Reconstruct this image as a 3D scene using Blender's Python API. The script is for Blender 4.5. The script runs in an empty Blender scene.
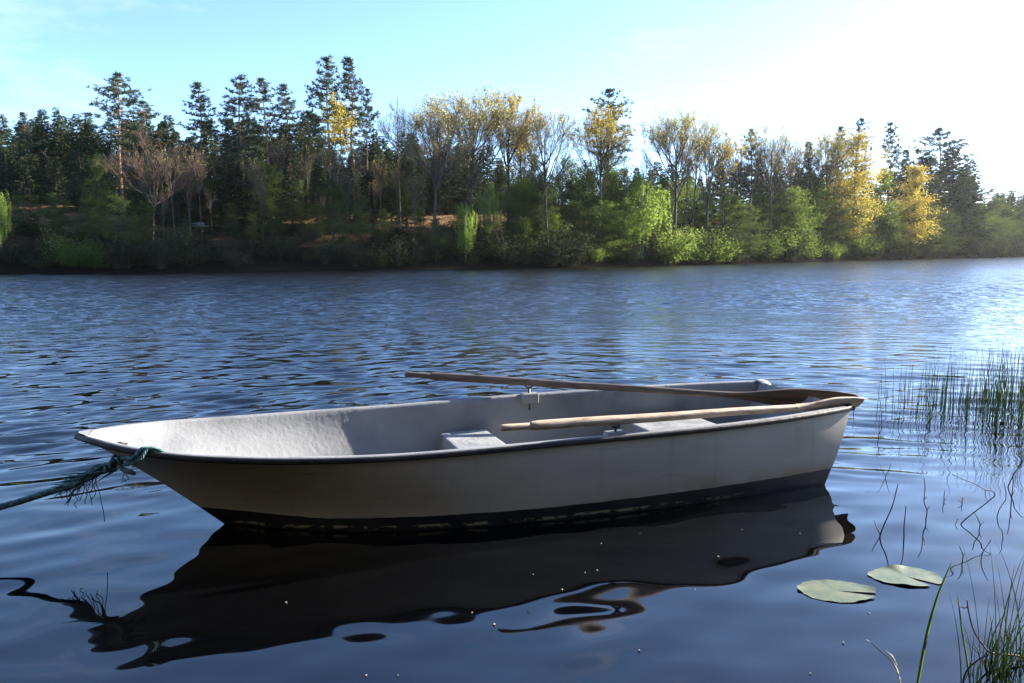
import bpy, math, random
import numpy as np
from mathutils import Vector, Matrix
rng = np.random.default_rng(7)
random.seed(7)
R = math.radians
scene = bpy.context.scene
col = scene.collection

# ------------------------------------------------------------------ camera
CAMH, F_PX, CX, CY, HOR = 1.5, 770.0, 512.0, 341.5, 249.0
PITCH = math.atan((CY - HOR) / F_PX)
cam_d = bpy.data.cameras.new('camera')
cam_d.sensor_width = 36.0
cam_d.lens = F_PX / 1024 * 36
cam_d.clip_start, cam_d.clip_end = 0.05, 5000
cam = bpy.data.objects.new('camera', cam_d)
col.objects.link(cam)
cam.location = (0, 0, CAMH)
cam.rotation_euler = (math.pi / 2 - PITCH, 0, 0)
scene.camera = cam


def ray(px, py):
    a, b = (px - CX) / F_PX, (CY - py) / F_PX
    return np.array([a, math.cos(PITCH) + b * math.sin(PITCH), -math.sin(PITCH) + b * math.cos(PITCH)])


def at(px, py, z=0.0):
    d = ray(px, py)
    t = (z - CAMH) / d[2]
    return np.array([0, 0, CAMH]) + d * t


# ------------------------------------------------------------------ light and sky
SUN_AZ, SUN_EL = 59.0, 21.0
sd = Vector((math.sin(R(SUN_AZ)) * math.cos(R(SUN_EL)), math.cos(R(SUN_AZ)) * math.cos(R(SUN_EL)), math.sin(R(SUN_EL))))
sun_d = bpy.data.lights.new('sun', 'SUN')
sun_d.energy, sun_d.angle, sun_d.color = 5.0, R(0.5), (1.0, 0.9, 0.76)
sun = bpy.data.objects.new('sun', sun_d)
sun.rotation_euler = sd.to_track_quat('Z', 'Y').to_euler()
col.objects.link(sun)

world = bpy.data.worlds.new('World')
scene.world = world
world.use_nodes = True
nt = world.node_tree
bg = nt.nodes['Background']
sky = nt.nodes.new('ShaderNodeTexSky')
sky.sky_type = 'NISHITA'
sky.sun_disc = False
sky.sun_elevation, sky.sun_rotation = R(SUN_EL), R(SUN_AZ)
sky.air_density, sky.dust_density, sky.ozone_density = 0.7, 0.3, 3.5
tc = nt.nodes.new('ShaderNodeTexCoord')
mp = nt.nodes.new('ShaderNodeMapping')
mp.inputs['Scale'].default_value = (1.6, 3.2, 7.0)
mp.inputs['Rotation'].default_value = (0, 0, R(25))
cn = nt.nodes.new('ShaderNodeTexNoise')
cn.inputs['Scale'].default_value, cn.inputs['Detail'].default_value = 1.7, 7
cn.inputs['Roughness'].default_value = 0.62
cr = nt.nodes.new('ShaderNodeValToRGB')
cr.color_ramp.elements[0].position, cr.color_ramp.elements[1].position = 0.55, 0.80
cr.color_ramp.elements[0].color = (0, 0, 0, 1)
cr.color_ramp.elements[1].color = (0.22, 0.22, 0.22, 1)
cm = nt.nodes.new('ShaderNodeMix')
cm.data_type = 'RGBA'
nt.links.new(tc.outputs['Generated'], mp.inputs['Vector'])
nt.links.new(mp.outputs['Vector'], cn.inputs['Vector'])
nt.links.new(cn.outputs['Fac'], cr.inputs['Fac'])
nt.links.new(cr.outputs['Color'], cm.inputs['Factor'])
nt.links.new(sky.outputs['Color'], cm.inputs['A'])
cm.inputs['B'].default_value = (5.2, 5.4, 5.9, 1)
nt.links.new(cm.outputs['Result'], bg.inputs['Color'])
bg.inputs['Strength'].default_value = 0.1

GLARE_VEIL = 0.0001  # density of the added volume that stands in for lens glare
scene.view_settings.view_transform = 'Standard'
scene.view_settings.look = 'None'
scene.view_settings.gamma = 1.0
scene.view_settings.exposure = 2.15
scene.cycles.use_denoising = True
scene.cycles.max_bounces = 6
scene.cycles.diffuse_bounces = 3
scene.cycles.glossy_bounces = 4
scene.cycles.transmission_bounces = 3
scene.cycles.transparent_max_bounces = 6
scene.cycles.caustics_reflective = False
scene.cycles.caustics_refractive = False


# ------------------------------------------------------------------ materials
def mat(name):
    m = bpy.data.materials.new(name)
    m.use_nodes = True
    n = m.node_tree.nodes
    return m, n, m.node_tree.links, n['Principled BSDF']


def ramp(n, stops):
    r = n.new('ShaderNodeValToRGB')
    e = r.color_ramp.elements
    e[0].position, e[0].color = stops[0][0], (*stops[0][1], 1)
    e[1].position, e[1].color = stops[-1][0], (*stops[-1][1], 1)
    for p, c in stops[1:-1]:
        k = e.new(p)
        k.color = (*c, 1)
    return r


def noise_mat(name, stops, scale=5.0, detail=5, rough=0.7, bump=0.0, stretch=(1, 1, 1), spec=0.3, bscale=None, coord='Object'):
    m, n, l, b = mat(name)
    t = n.new('ShaderNodeTexCoord')
    mp_ = n.new('ShaderNodeMapping')
    mp_.inputs['Scale'].default_value = stretch
    nz = n.new('ShaderNodeTexNoise')
    nz.inputs['Scale'].default_value, nz.inputs['Detail'].default_value = scale, detail
    r = ramp(n, stops)
    l.new(t.outputs[coord], mp_.inputs['Vector'])
    l.new(mp_.outputs['Vector'], nz.inputs['Vector'])
    l.new(nz.outputs['Fac'], r.inputs['Fac'])
    l.new(r.outputs['Color'], b.inputs['Base Color'])
    b.inputs['Roughness'].default_value = rough
    b.inputs['Specular IOR Level'].default_value = spec
    if bump:
        bp = n.new('ShaderNodeBump')
        bp.inputs['Strength'].default_value = bump
        bp.inputs['Distance'].default_value = 0.01
        nz2 = n.new('ShaderNodeTexNoise')
        nz2.inputs['Scale'].default_value, nz2.inputs['Detail'].default_value = bscale or scale * 3, 4
        l.new(mp_.outputs['Vector'], nz2.inputs['Vector'])
        l.new(nz2.outputs['Fac'], bp.inputs['Height'])
        l.new(bp.outputs['Normal'], b.inputs['Normal'])
    return m


def leaf_mat(name, c1, c2, trans=0.45, tcol=None, var=0.25):
    """Thin leaves: diffuse plus light let through; tint differs leaf clump to leaf clump and tree to tree."""
    m, n, l, b = mat(name)
    out = n['Material Output']
    n.remove(b)
    t = n.new('ShaderNodeTexCoord')
    nz = n.new('ShaderNodeTexNoise')
    nz.inputs['Scale'].default_value, nz.inputs['Detail'].default_value = 0.9, 3
    l.new(t.outputs['Object'], nz.inputs['Vector'])
    r = ramp(n, [(0.32, c1), (0.68, c2)])
    l.new(nz.outputs['Fac'], r.inputs['Fac'])
    oi = n.new('ShaderNodeObjectInfo')
    hs = n.new('ShaderNodeHueSaturation')
    mr = n.new('ShaderNodeMapRange')
    mr.inputs['To Min'].default_value, mr.inputs['To Max'].default_value = 1 - var, 1 + var
    l.new(oi.outputs['Random'], mr.inputs['Value'])
    l.new(mr.outputs['Result'], hs.inputs['Value'])
    l.new(r.outputs['Color'], hs.inputs['Color'])
    df = n.new('ShaderNodeBsdfDiffuse')
    tr = n.new('ShaderNodeBsdfTranslucent')
    l.new(hs.outputs['Color'], df.inputs['Color'])
    if tcol:
        mx = n.new('ShaderNodeMix')
        mx.data_type = 'RGBA'
        mx.inputs['Factor'].default_value = 0.6
        l.new(hs.outputs['Color'], mx.inputs['A'])
        mx.inputs['B'].default_value = (*tcol, 1)
        l.new(mx.outputs['Result'], tr.inputs['Color'])
    else:
        l.new(hs.outputs['Color'], tr.inputs['Color'])
    ms = n.new('ShaderNodeMixShader')
    ms.inputs['Fac'].default_value = trans
    l.new(df.outputs['BSDF'], ms.inputs[1])
    l.new(tr.outputs['BSDF'], ms.inputs[2])
    l.new(ms.outputs['Shader'], out.inputs['Surface'])
    return m


M = {}
M['spruce'] = leaf_mat('spruce_needles', (0.036, 0.054, 0.028), (0.082, 0.102, 0.05), 0.18)
M['pine'] = leaf_mat('pine_needles', (0.05, 0.072, 0.046), (0.095, 0.115, 0.068), 0.22)
M['gold'] = leaf_mat('golden_leaves', (0.26, 0.20, 0.04), (0.40, 0.33, 0.07), 0.5, (0.55, 0.44, 0.08))
M['bud'] = leaf_mat('bronze_buds', (0.30, 0.27, 0.10), (0.44, 0.41, 0.17), 0.5, (0.64, 0.6, 0.24))
M['fresh'] = leaf_mat('fresh_green_leaves', (0.06, 0.10, 0.02), (0.12, 0.18, 0.04), 0.5, (0.24, 0.33, 0.06))
M['lime'] = leaf_mat('pale_green_leaves', (0.14, 0.21, 0.04), (0.22, 0.31, 0.07), 0.5, (0.32, 0.44, 0.08))
M['dark'] = leaf_mat('dark_green_leaves', (0.05, 0.07, 0.026), (0.09, 0.118, 0.038), 0.38, (0.15, 0.2, 0.05))
M['shade'] = leaf_mat('dull_dark_leaves', (0.032, 0.04, 0.018), (0.058, 0.068, 0.03), 0.3)
M['scrub'] = leaf_mat('brown_scrub_leaves', (0.05, 0.045, 0.025), (0.09, 0.075, 0.035), 0.25)
M['dryleaf'] = leaf_mat('pale_spring_leaves', (0.16, 0.13, 0.06), (0.26, 0.22, 0.10), 0.3)  # for the added wood; pale so it bounces warm light
M['bark'] = noise_mat('grey_bark', [(0.3, (0.04, 0.033, 0.027)), (0.7, (0.12, 0.10, 0.08))], 4, stretch=(3, 3, .6), rough=.9)
M['twig'] = noise_mat('pale_twigs', [(0.3, (0.15, 0.115, 0.06)), (0.7, (0.26, 0.20, 0.11))], 3, rough=.9)
M['browntwig'] = noise_mat('brown_twigs', [(0.3, (0.09, 0.06, 0.042)), (0.7, (0.17, 0.115, 0.075))], 3, rough=.9)
M['pinebark'] = noise_mat('orange_pine_bark', [(0.3, (0.17, 0.10, 0.06)), (0.7, (0.36, 0.22, 0.13))], 3, stretch=(3, 3, .7), rough=.9)
M['birchbark'] = noise_mat('pale_birch_bark', [(0.35, (0.14, 0.12, 0.1)), (0.6, (0.4, 0.37, 0.33))], 3, stretch=(1, 1, 3), rough=.85)


# ------------------------------------------------------------------ mesh helpers
class MB:
    def __init__(self):
        self.v, self.f, self.mi = [], [], []
        self.n = 0

    def add(self, v, f, mi=0):
        self.v.append(np.asarray(v, float).reshape(-1, 3))
        o = self.n
        self.f.extend([tuple(i + o for i in q) for q in f])
        self.mi.extend([mi] * len(f))
        self.n += len(self.v[-1])

    def tube(self, pts, rad, sides=6, cap=True, mi=0, flat=1.0, up=(0, 0, 1)):
        pts = [np.asarray(p, float) for p in pts]
        k = len(pts)
        if np.isscalar(rad):
            rad = [rad] * k
        vs, fs = [], []
        ref = None
        for i in range(k):
            t = pts[min(i + 1, k - 1)] - pts[max(i - 1, 0)]
            t = t / (np.linalg.norm(t) + 1e-12)
            if ref is None:
                ref = np.array(up, float)
                if abs(ref @ t) > .92:
                    ref = np.array([1.0, 0, 0])
            a = np.cross(t, ref)
            a /= np.linalg.norm(a) + 1e-12
            b = np.cross(a, t)
            ref = b
            for s in range(sides):
                th = 2 * math.pi * s / sides
                vs.append(pts[i] + rad[i] * (math.cos(th) * a + flat * math.sin(th) * b))
        for i in range(k - 1):
            for s in range(sides):
                s2 = (s + 1) % sides
                fs.append((i * sides + s, i * sides + s2, (i + 1) * sides + s2, (i + 1) * sides + s))
        if cap:
            fs.append(tuple(range(sides))[::-1])
            fs.append(tuple((k - 1) * sides + s for s in range(sides)))
        self.add(vs, fs, mi)

    def grid(self, P, mi=0, closed=False):
        """P: rows x cols x 3"""
        r, c = P.shape[:2]
        fs = []
        for i in range(r - 1):
            for j in range(c if closed else c - 1):
                j2 = (j + 1) % c
                fs.append((i * c + j, i * c + j2, (i + 1) * c + j2, (i + 1) * c + j))
        self.add(P.reshape(-1, 3), fs, mi)

    def cards(self, cen, long, wide, mi=0, shape='rhomb'):
        """leaf-sized faces: centre, long half-axis, wide half-axis (n x 3 each)"""
        n = len(cen)
        if n == 0:
            return
        V = np.stack([cen - long, cen + wide - .15 * long, cen + long, cen - wide - .15 * long], 1).reshape(-1, 3)
        o = self.n
        self.v.append(V)
        self.n += len(V)
        idx = np.arange(n)[:, None] * 4 + np.arange(4)[None] + o
        self.f.extend(map(tuple, idx.tolist()))
        self.mi.extend([mi] * n)

    def mesh(self, name, mats, smooth=False):
        me = bpy.data.meshes.new(name)
        V = np.concatenate(self.v)
        me.from_pydata(V.tolist(), [], self.f)
        for m in (mats if isinstance(mats, (list, tuple)) else [mats]):
            me.materials.append(m)
        if any(self.mi):
            me.polygons.foreach_set('material_index', self.mi)
        if smooth:
            me.polygons.foreach_set('use_smooth', [True] * len(me.polygons))
        me.update()
        return me

    def build(self, name, mats, parent=None, smooth=False):
        return link(name, self.mesh(name, mats, smooth), parent)


def link(name, me, parent=None):
    o = bpy.data.objects.new(name, me)
    col.objects.link(o)
    if parent is not None:
        o.parent = parent
    return o


def tag(o, label=None, cat=None, group=None, kind=None):
    if label:
        o['label'] = label
    if cat:
        o['category'] = cat
    if group:
        o['group'] = group
    if kind:
        o['kind'] = kind
    return o


def empty(name, loc, rz=0.0):
    o = bpy.data.objects.new(name, None)
    o.empty_display_size = 0.2
    col.objects.link(o)
    o.location = loc
    o.rotation_euler = (0, 0, rz)
    return o


def box_mb(mb, x0, x1, y0, y1, z0, z1, bev=0.0, mi=0):
    if bev <= 0:
        v = [(x, y, z) for x in (x0, x1) for y in (y0, y1) for z in (z0, z1)]
        f = [(0, 1, 3, 2), (4, 6, 7, 5), (0, 4, 5, 1), (2, 3, 7, 6), (0, 2, 6, 4), (1, 5, 7, 3)]
        mb.add(v, f, mi)
        return
    import bmesh
    bm = bmesh.new()
    bmesh.ops.create_cube(bm, size=1)
    for w in bm.verts:
        w.co = Vector((x0 + (w.co.x + .5) * (x1 - x0), y0 + (w.co.y + .5) * (y1 - y0), z0 + (w.co.z + .5) * (z1 - z0)))
    bmesh.ops.bevel(bm, geom=list(bm.edges), offset=bev, segments=3, affect='EDGES', profile=.6)
    bm.verts.index_update()
    mb.add([w.co[:] for w in bm.verts], [[w.index for w in q.verts] for q in bm.faces], mi)
    bm.free()


def cubic(x, kx, ky):
    kx, ky = np.asarray(kx, float), np.asarray(ky, float)
    x = np.asarray(x, float)
    i = np.clip(np.searchsorted(kx, x) - 1, 0, len(kx) - 2)
    m = np.gradient(ky, kx)
    h = kx[i + 1] - kx[i]
    t = (x - kx[i]) / h
    return (2 * t**3 - 3 * t**2 + 1) * ky[i] + (t**3 - 2 * t**2 + t) * h * m[i] + (-2 * t**3 + 3 * t**2) * ky[i + 1] + (t**3 - t**2) * h * m[i + 1]


def smooth01(x, a, b):
    t = np.clip((x - a) / (b - a), 0, 1)
    return t * t * (3 - 2 * t)


# ------------------------------------------------------------------ the lake's outline, terrain
far_px = [(0, 274.5), (150, 273), (300, 271.5), (430, 270), (540, 268.5), (650, 266.2), (780, 262.8), (900, 259.8), (1024, 257.0)]
far_sh = [at(px, py)[:2] for px, py in far_px]
FAR = np.array([(-110, -2), (-75, 20), (-48, 36)] + [tuple(p) for p in far_sh] + [(150, 186), (215, 235)])
LAKE = np.vstack([FAR, [(300, 290), (420, 330), (520, 200), (400, 60), (120, 22), (30, 9), (9, 3.6), (4.2, 2.45), (2.6, 1.75), (1.0, .75), (-2, .35), (-12, -3), (-60, -14)]])


def lake_dist(X, Y):
    """signed distance to the lake's edge: positive on land"""
    P = np.stack([X.ravel(), Y.ravel()], 1)
    dm = np.full(len(P), 1e9)
    inside = np.zeros(len(P), bool)
    n = len(LAKE)
    for i in range(n):
        a, b = LAKE[i], LAKE[(i + 1) % n]
        ab = b - a
        t = np.clip(((P - a) @ ab) / (ab @ ab), 0, 1)
        dm = np.minimum(dm, np.hypot(*(a + t[:, None] * ab - P).T))
        c = (a[1] > P[:, 1]) != (b[1] > P[:, 1])
        with np.errstate(divide='ignore', invalid='ignore'):
            xi = a[0] + (P[:, 1] - a[1]) / (b[1] - a[1]) * ab[0]
        inside ^= c & (P[:, 0] < xi)
    return np.where(inside, -dm, dm).reshape(X.shape)


def terrain_z(X, Y):
    X, Y = np.asarray(X, float), np.asarray(Y, float)
    d = lake_dist(X, Y)
    far = smooth01(Y - 0.12 * np.abs(X), 12, 26)
    dp = np.maximum(d, 0)
    wob = 1 + .10 * np.sin(X * .11 + 1) + .06 * np.sin(X * .043 + Y * .05)
    zf = .55 * (1 - np.exp(-dp / .8)) + .245 * wob * np.minimum(dp, 17) * smooth01(dp, 0, 7) + .11 * np.clip(dp - 22, 0, 50)
    zf = zf + np.clip(dp / 6, 0, 1) * (.22 * np.sin(X * .5 + Y * .21) * np.sin(Y * .43 - X * .2) + .12 * np.sin(X * 1.3 + 2) * np.sin(Y * 1.1))
    zn = .16 * (1 - np.exp(-dp / .8)) + .03 * dp
    zn = np.minimum(zn, 3.0)
    z = zf * far + zn * (1 - far)
    return np.where(d < 0, np.maximum(d * .22, -1.4) - .01, z)


gx = np.concatenate([np.arange(-600, -130, 30.), np.arange(-130, 260, 2.2), np.arange(262, 1200, 40.)])
gy = np.concatenate([np.arange(-500, -20, 30.), np.arange(-20, 320, 2.2), np.arange(322, 1200, 40.)])
GX, GY = np.meshgrid(gx, gy)
GZ = terrain_z(GX, GY)
mb = MB()
mb.grid(np.stack([GX, GY, GZ], -1))
m, n, l, b = mat('forest_floor')
t_ = n.new('ShaderNodeTexCoord')
nz = n.new('ShaderNodeTexNoise'); nz.inputs['Scale'].default_value = .35; nz.inputs['Detail'].default_value = 8
nz2 = n.new('ShaderNodeTexNoise'); nz2.inputs['Scale'].default_value = 3.0; nz2.inputs['Detail'].default_value = 6
r1 = ramp(n, [(.36, (.06, .05, .025)), (.5, (.17, .10, .055)), (.62, (.25, .16, .09)), (.75, (.09, .09, .035))])
r2 = ramp(n, [(.3, (.5, .5, .5)), (.7, (1.2, 1.2, 1.2))])
mx = n.new('ShaderNodeMix'); mx.data_type = 'RGBA'; mx.blend_type = 'MULTIPLY'; mx.inputs['Factor'].default_value = 1
l.new(t_.outputs['Object'], nz.inputs['Vector']); l.new(t_.outputs['Object'], nz2.inputs['Vector'])
l.new(nz.outputs['Fac'], r1.inputs['Fac']); l.new(nz2.outputs['Fac'], r2.inputs['Fac'])
l.new(r1.outputs['Color'], mx.inputs['A']); l.new(r2.outputs['Color'], mx.inputs['B'])
sz = n.new('ShaderNodeSeparateXYZ'); l.new(t_.outputs['Object'], sz.inputs['Vector'])
wet = n.new('ShaderNodeMapRange'); wet.inputs['From Min'].default_value = 1.5; wet.inputs['From Max'].default_value = 3.4
l.new(sz.outputs['Z'], wet.inputs['Value'])
mw = n.new('ShaderNodeMix'); mw.data_type = 'RGBA'; mw.inputs['A'].default_value = (.012, .010, .007, 1)
l.new(wet.outputs['Result'], mw.inputs['Factor']); l.new(mx.outputs['Result'], mw.inputs['B'])
l.new(mw.outputs['Result'], b.inputs['Base Color'])
b.inputs['Roughness'].default_value = 1
b.inputs['Specular IOR Level'].default_value = 0
tag(mb.build('ground', m, smooth=True), kind='structure')

# ------------------------------------------------------------------ water: one rippled sheet
W_BOAT = 0.0
rows = [0.7]
while rows[-1] < 520:
    r0_ = rows[-1]
    rows.append(r0_ + (r0_ * .0058 if r0_ < 3.5 else r0_ * .0036 if r0_ < 16 else .085 if r0_ < 26 else .115 if r0_ < 62 else .0036 * r0_ if r0_ < 150 else .02 * r0_))
rows = np.array(rows)
ang = np.concatenate([np.arange(-100, -46, 1.5), np.arange(-46, 46, .2), np.arange(46, 101, 1.5)])
RR, AA = np.meshgrid(rows, np.radians(ang), indexing='ij')
WX, WY = RR * np.sin(AA), RR * np.cos(AA)
WZ = np.zeros_like(WX)
wr = np.random.default_rng(21)
# calm in the lee of the near bank, open ripple further out, with cat's-paws
patch = .5 + .28 * np.sin(WX * .21 + WY * .13 + 1.3) + .22 * np.sin(WX * -.11 + WY * .31 + .4) + .16 * np.sin(WX * .47 + WY * .19)
calm = smooth01(WY + .12 * WX * 0 - .30 * np.maximum(WX - 1.5, 0), 3.9, 6.4)
calm = calm * (.75 + .5 * np.clip(patch, 0, 1))
cell = np.maximum(np.gradient(rows)[:, None] + 0 * AA, RR * np.radians(.2))
side_w = .12 + .76 * smooth01(WX / np.maximum(WY, 1), -.35, .35)
for k in range(72):
    lam = math.exp(wr.uniform(math.log(.13), math.log(.62)))
    fam = k % 2
    th = R(wr.normal((-62, -102)[fam], 15))             # travel direction, towards the near bank
    kx, ky = 2 * math.pi / lam * math.cos(th), 2 * math.pi / lam * math.sin(th)
    slope = .043 * (lam / .5) ** .05 * (side_w if fam else 1 - side_w)
    amp = slope * lam / (2 * math.pi)
    res = smooth01(lam / cell, 2.6, 4.2)
    env = .6 + .4 * np.sin(WX * wr.uniform(-.5, .5) + WY * wr.uniform(-.3, .3) + wr.uniform(0, 6))
    ph = wr.uniform(0, 6.28)
    arg = kx * WX + ky * WY + ph
    WZ += amp * calm * res * env * (np.sin(arg) + .18 * np.sin(2 * arg + .6))
for k in range(34):                         # the wind has more grip out in the open
    lam = math.exp(wr.uniform(math.log(.32), math.log(.95)))
    fam = k % 2
    th = R(wr.normal((-66, -98)[fam], 20))
    kx, ky = 2 * math.pi / lam * math.cos(th), 2 * math.pi / lam * math.sin(th)
    amp = .058 * lam / (2 * math.pi) * smooth01(WY + patch * 6, 11, 27) * (.7 + .6 * np.clip(patch, 0, 1))
    env = .6 + .4 * np.sin(WX * wr.uniform(-.35, .35) + WY * wr.uniform(-.2, .2) + wr.uniform(0, 6))
    arg = kx * WX + ky * WY + wr.uniform(0, 6.28)
    WZ += amp * env * smooth01(lam / cell, 2.4, 4) * (np.sin(arg) + .2 * np.sin(2 * arg + .6))
for k in range(20):                          # slow undulations of the sheltered water
    lam = math.exp(wr.uniform(math.log(.17), math.log(.8)))
    th = R(wr.normal(-75, 38))
    kx, ky = 2 * math.pi / lam * math.cos(th), 2 * math.pi / lam * math.sin(th)
    amp = .0068 * lam / (2 * math.pi)
    WZ += amp * (1 - .6 * calm) * smooth01(lam / cell, 3, 5) * np.sin(kx * WX + ky * WY + wr.uniform(0, 6.28))
me = bpy.data.meshes.new('water')
nr, nc = WX.shape
V = np.stack([WX, WY, WZ], -1).reshape(-1, 3)
ii = (np.arange(nr - 1)[:, None] * nc + np.arange(nc - 1)[None]).ravel()
Q = np.stack([ii, ii + 1, ii + nc + 1, ii + nc], 1)[:, ::-1]
me.vertices.add(len(V)); me.vertices.foreach_set('co', V.ravel())
me.loops.add(Q.size); me.loops.foreach_set('vertex_index', Q.ravel().astype(np.int32))
me.polygons.add(len(Q)); me.polygons.foreach_set('loop_start', np.arange(len(Q), dtype=np.int32) * 4)
me.update(calc_edges=True); me.validate()
me.polygons.foreach_set('use_smooth', [True] * len(me.polygons))
m, n, l, b = mat('lake_water')
b.inputs['Base Color'].default_value = (.0012, .0014, .0020, 1)
b.inputs['Roughness'].default_value = .03
b.inputs['IOR'].default_value = 1.62
t_ = n.new('ShaderNodeTexCoord')
mp_ = n.new('ShaderNodeMapping'); mp_.inputs['Scale'].default_value = (1, 2.4, 1); mp_.inputs['Rotation'].default_value = (0, 0, R(-10))
nz = n.new('ShaderNodeTexNoise'); nz.inputs['Scale'].default_value = 5.2; nz.inputs['Detail'].default_value = 3
sx = n.new('ShaderNodeSeparateXYZ')
l.new(t_.outputs['Object'], mp_.inputs['Vector']); l.new(mp_.outputs['Vector'], nz.inputs['Vector'])
l.new(t_.outputs['Object'], sx.inputs['Vector'])
nzb = n.new('ShaderNodeTexNoise'); nzb.inputs['Scale'].default_value = 1.25; nzb.inputs['Detail'].default_value = 3
l.new(mp_.outputs['Vector'], nzb.inputs['Vector'])


def ripple(fac, y0, y1, amp):
    q = n.new('ShaderNodeMapRange'); q.interpolation_type = 'SMOOTHSTEP'
    q.inputs['From Min'].default_value, q.inputs['From Max'].default_value = y0, y1
    q.inputs['To Min'].default_value, q.inputs['To Max'].default_value = 0, amp
    l.new(sx.outputs['Y'], q.inputs['Value'])
    k = n.new('ShaderNodeMath'); k.operation = 'MULTIPLY'
    l.new(fac, k.inputs[0]); l.new(q.outputs['Result'], k.inputs[1])
    return k.outputs[0]


ad = n.new('ShaderNodeMath'); ad.operation = 'ADD'
l.new(ripple(nz.outputs['Fac'], 7.5, 22, .035), ad.inputs[0]); l.new(ripple(nzb.outputs['Fac'], 40, 90, .30), ad.inputs[1])
bp = n.new('ShaderNodeBump'); bp.inputs['Strength'].default_value = 1.0; bp.inputs['Distance'].default_value = 1.0
l.new(ad.outputs[0], bp.inputs['Height']); l.new(bp.outputs['Normal'], b.inputs['Normal'])
mr2 = n.new('ShaderNodeMapRange'); mr2.interpolation_type = 'SMOOTHSTEP'
mr2.inputs['From Min'].default_value, mr2.inputs['From Max'].default_value = 14, 44
mr2.inputs['To Min'].default_value, mr2.inputs['To Max'].default_value = .025, .20
l.new(sx.outputs['Y'], mr2.inputs['Value']); l.new(mr2.outputs['Result'], b.inputs['Roughness'])
me.materials.append(m)
tag(link('water', me), kind='structure')

# ------------------------------------------------------------------ boat
BT, BANG = np.array([-2.211, 3.846]), R(20.11)
BA = np.array([math.cos(BANG), math.sin(BANG)])
BN = np.array([-BA[1], BA[0]])
L = 4.566
KB = [0, .12, .35, .75, 1.3, 2.0, 2.8, 3.6, 4.3, 4.8]
VB = [.016, .150, .316, .458, .562, .600, .613, .597, .515, .400]
HEEL = .021


def half(u):
    u = np.asarray(u, float)
    return np.maximum(cubic(u, KB, VB), .014)


def sheer(u, side):
    s = np.asarray(u) / L
    return cubic(s, [0, .1, .3, .55, .8, 1.], [.56, .51, .465, .466, .470, .478]) + HEEL * side * half(u)


def boat_w(u, v, z):
    p = BT + u * BA + v * BN
    return np.array([p[0], p[1], z])


STEM, RAKE = .675, .27
SW = [0, 1 / 6, 2 / 6, 3 / 6, 4 / 6, 5 / 6, 1]
VW = [0.0, .34, .50, .575, .595, .585, .55]
S = np.linspace(0, 1, 61) ** 1.35


def hull_side(side, inset=0.0):
    """rows from sheer to keel, one column per station"""
    us = S * L
    vs = half(us)
    zs = sheer(us, side)
    uw = STEM + S * (L - RAKE - STEM)
    vw = cubic(S, SW, VW)
    uk = STEM + .35 + S * (L - RAKE - .06 - STEM - .35)
    out = []
    for t in np.linspace(0, 1, 15):
        bul = math.sin(math.pi * t)
        u = us * (1 - t) + uw * t + .02 * bul * (1 - S)
        pw = 1 + 1.2 * (1 - S) ** 6
        v = vs * (1 - t) ** pw + vw * (1 - (1 - t) ** (1 / pw ** .3)) + .018 * bul * (1 - np.exp(-S * 7))
        z = zs * (1 - t)
        out.append(np.stack([u, side * v, z], -1))
    for t in np.linspace(0, 1, 7)[1:]:
        u = uw * (1 - t) + uk * t
        v = vw * (1 - t ** 2.2)
        z = -.13 * t ** .8
        out.append(np.stack([u, side * v, np.full_like(u, z)], -1))
    return np.array(out)


boat = empty('rowing_boat', (BT[0], BT[1], 0), BANG)
tag(boat, 'white weathered rowing boat with dark rail and dark bottom stripe, afloat near the bank', 'boat')

# hull paint: white, dark antifouling below a boot line, scum on the waterline, rust stain by the stern
m, n, l, b = mat('hull_paint')
t_ = n.new('ShaderNodeTexCoord')
sx = n.new('ShaderNodeSeparateXYZ'); l.new(t_.outputs['Object'], sx.inputs['Vector'])


def math_node(op, a, b_=None, clamp=False):
    q = n.new('ShaderNodeMath'); q.operation = op; q.use_clamp = clamp
    for i, x in enumerate((a, b_)):
        if x is None:
            continue
        if isinstance(x, (int, float)):
            q.inputs[i].default_value = x
        else:
            l.new(x, q.inputs[i])
    return q.outputs[0]


def nz_node(scale, detail=5, stretch=(1, 1, 1)):
    mp_ = n.new('ShaderNodeMapping'); mp_.inputs['Scale'].default_value = stretch
    l.new(t_.outputs['Object'], mp_.inputs['Vector'])
    q = n.new('ShaderNodeTexNoise'); q.inputs['Scale'].default_value = scale; q.inputs['Detail'].default_value = detail
    l.new(mp_.outputs['Vector'], q.inputs['Vector'])
    return q.outputs['Fac']


def mixc(fac, a, b_):
    q = n.new('ShaderNodeMix'); q.data_type = 'RGBA'
    if isinstance(fac, (int, float)):
        q.inputs['Factor'].default_value = fac
    else:
        l.new(fac, q.inputs['Factor'])
    for nm, x in (('A', a), ('B', b_)):
        if isinstance(x, tuple):
            q.inputs[nm].default_value = (*x, 1)
        else:
            l.new(x, q.inputs[nm])
    return q.outputs['Result']


Xo, Zo = sx.outputs['X'], sx.outputs['Z']
rw = ramp(n, [(.25, (.36, .32, .275)), (.5, (.46, .42, .37)), (.75, (.52, .48, .43))])
l.new(nz_node(2.2, 6, (.6, .6, 2)), rw.inputs['Fac'])
edge = math_node('MULTIPLY', math_node('SUBTRACT', nz_node(9, 6), .5), .012)
line = math_node('ADD', math_node('ADD', math_node('MULTIPLY', Xo, .007), .068), edge)
line = math_node('ADD', line, math_node('MULTIPLY', math_node('MULTIPLY', math_node('SUBTRACT', 1.15, Xo), 1.6, True), .045))
below = math_node('MULTIPLY', math_node('SUBTRACT', line, Zo), 350, True)
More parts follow.
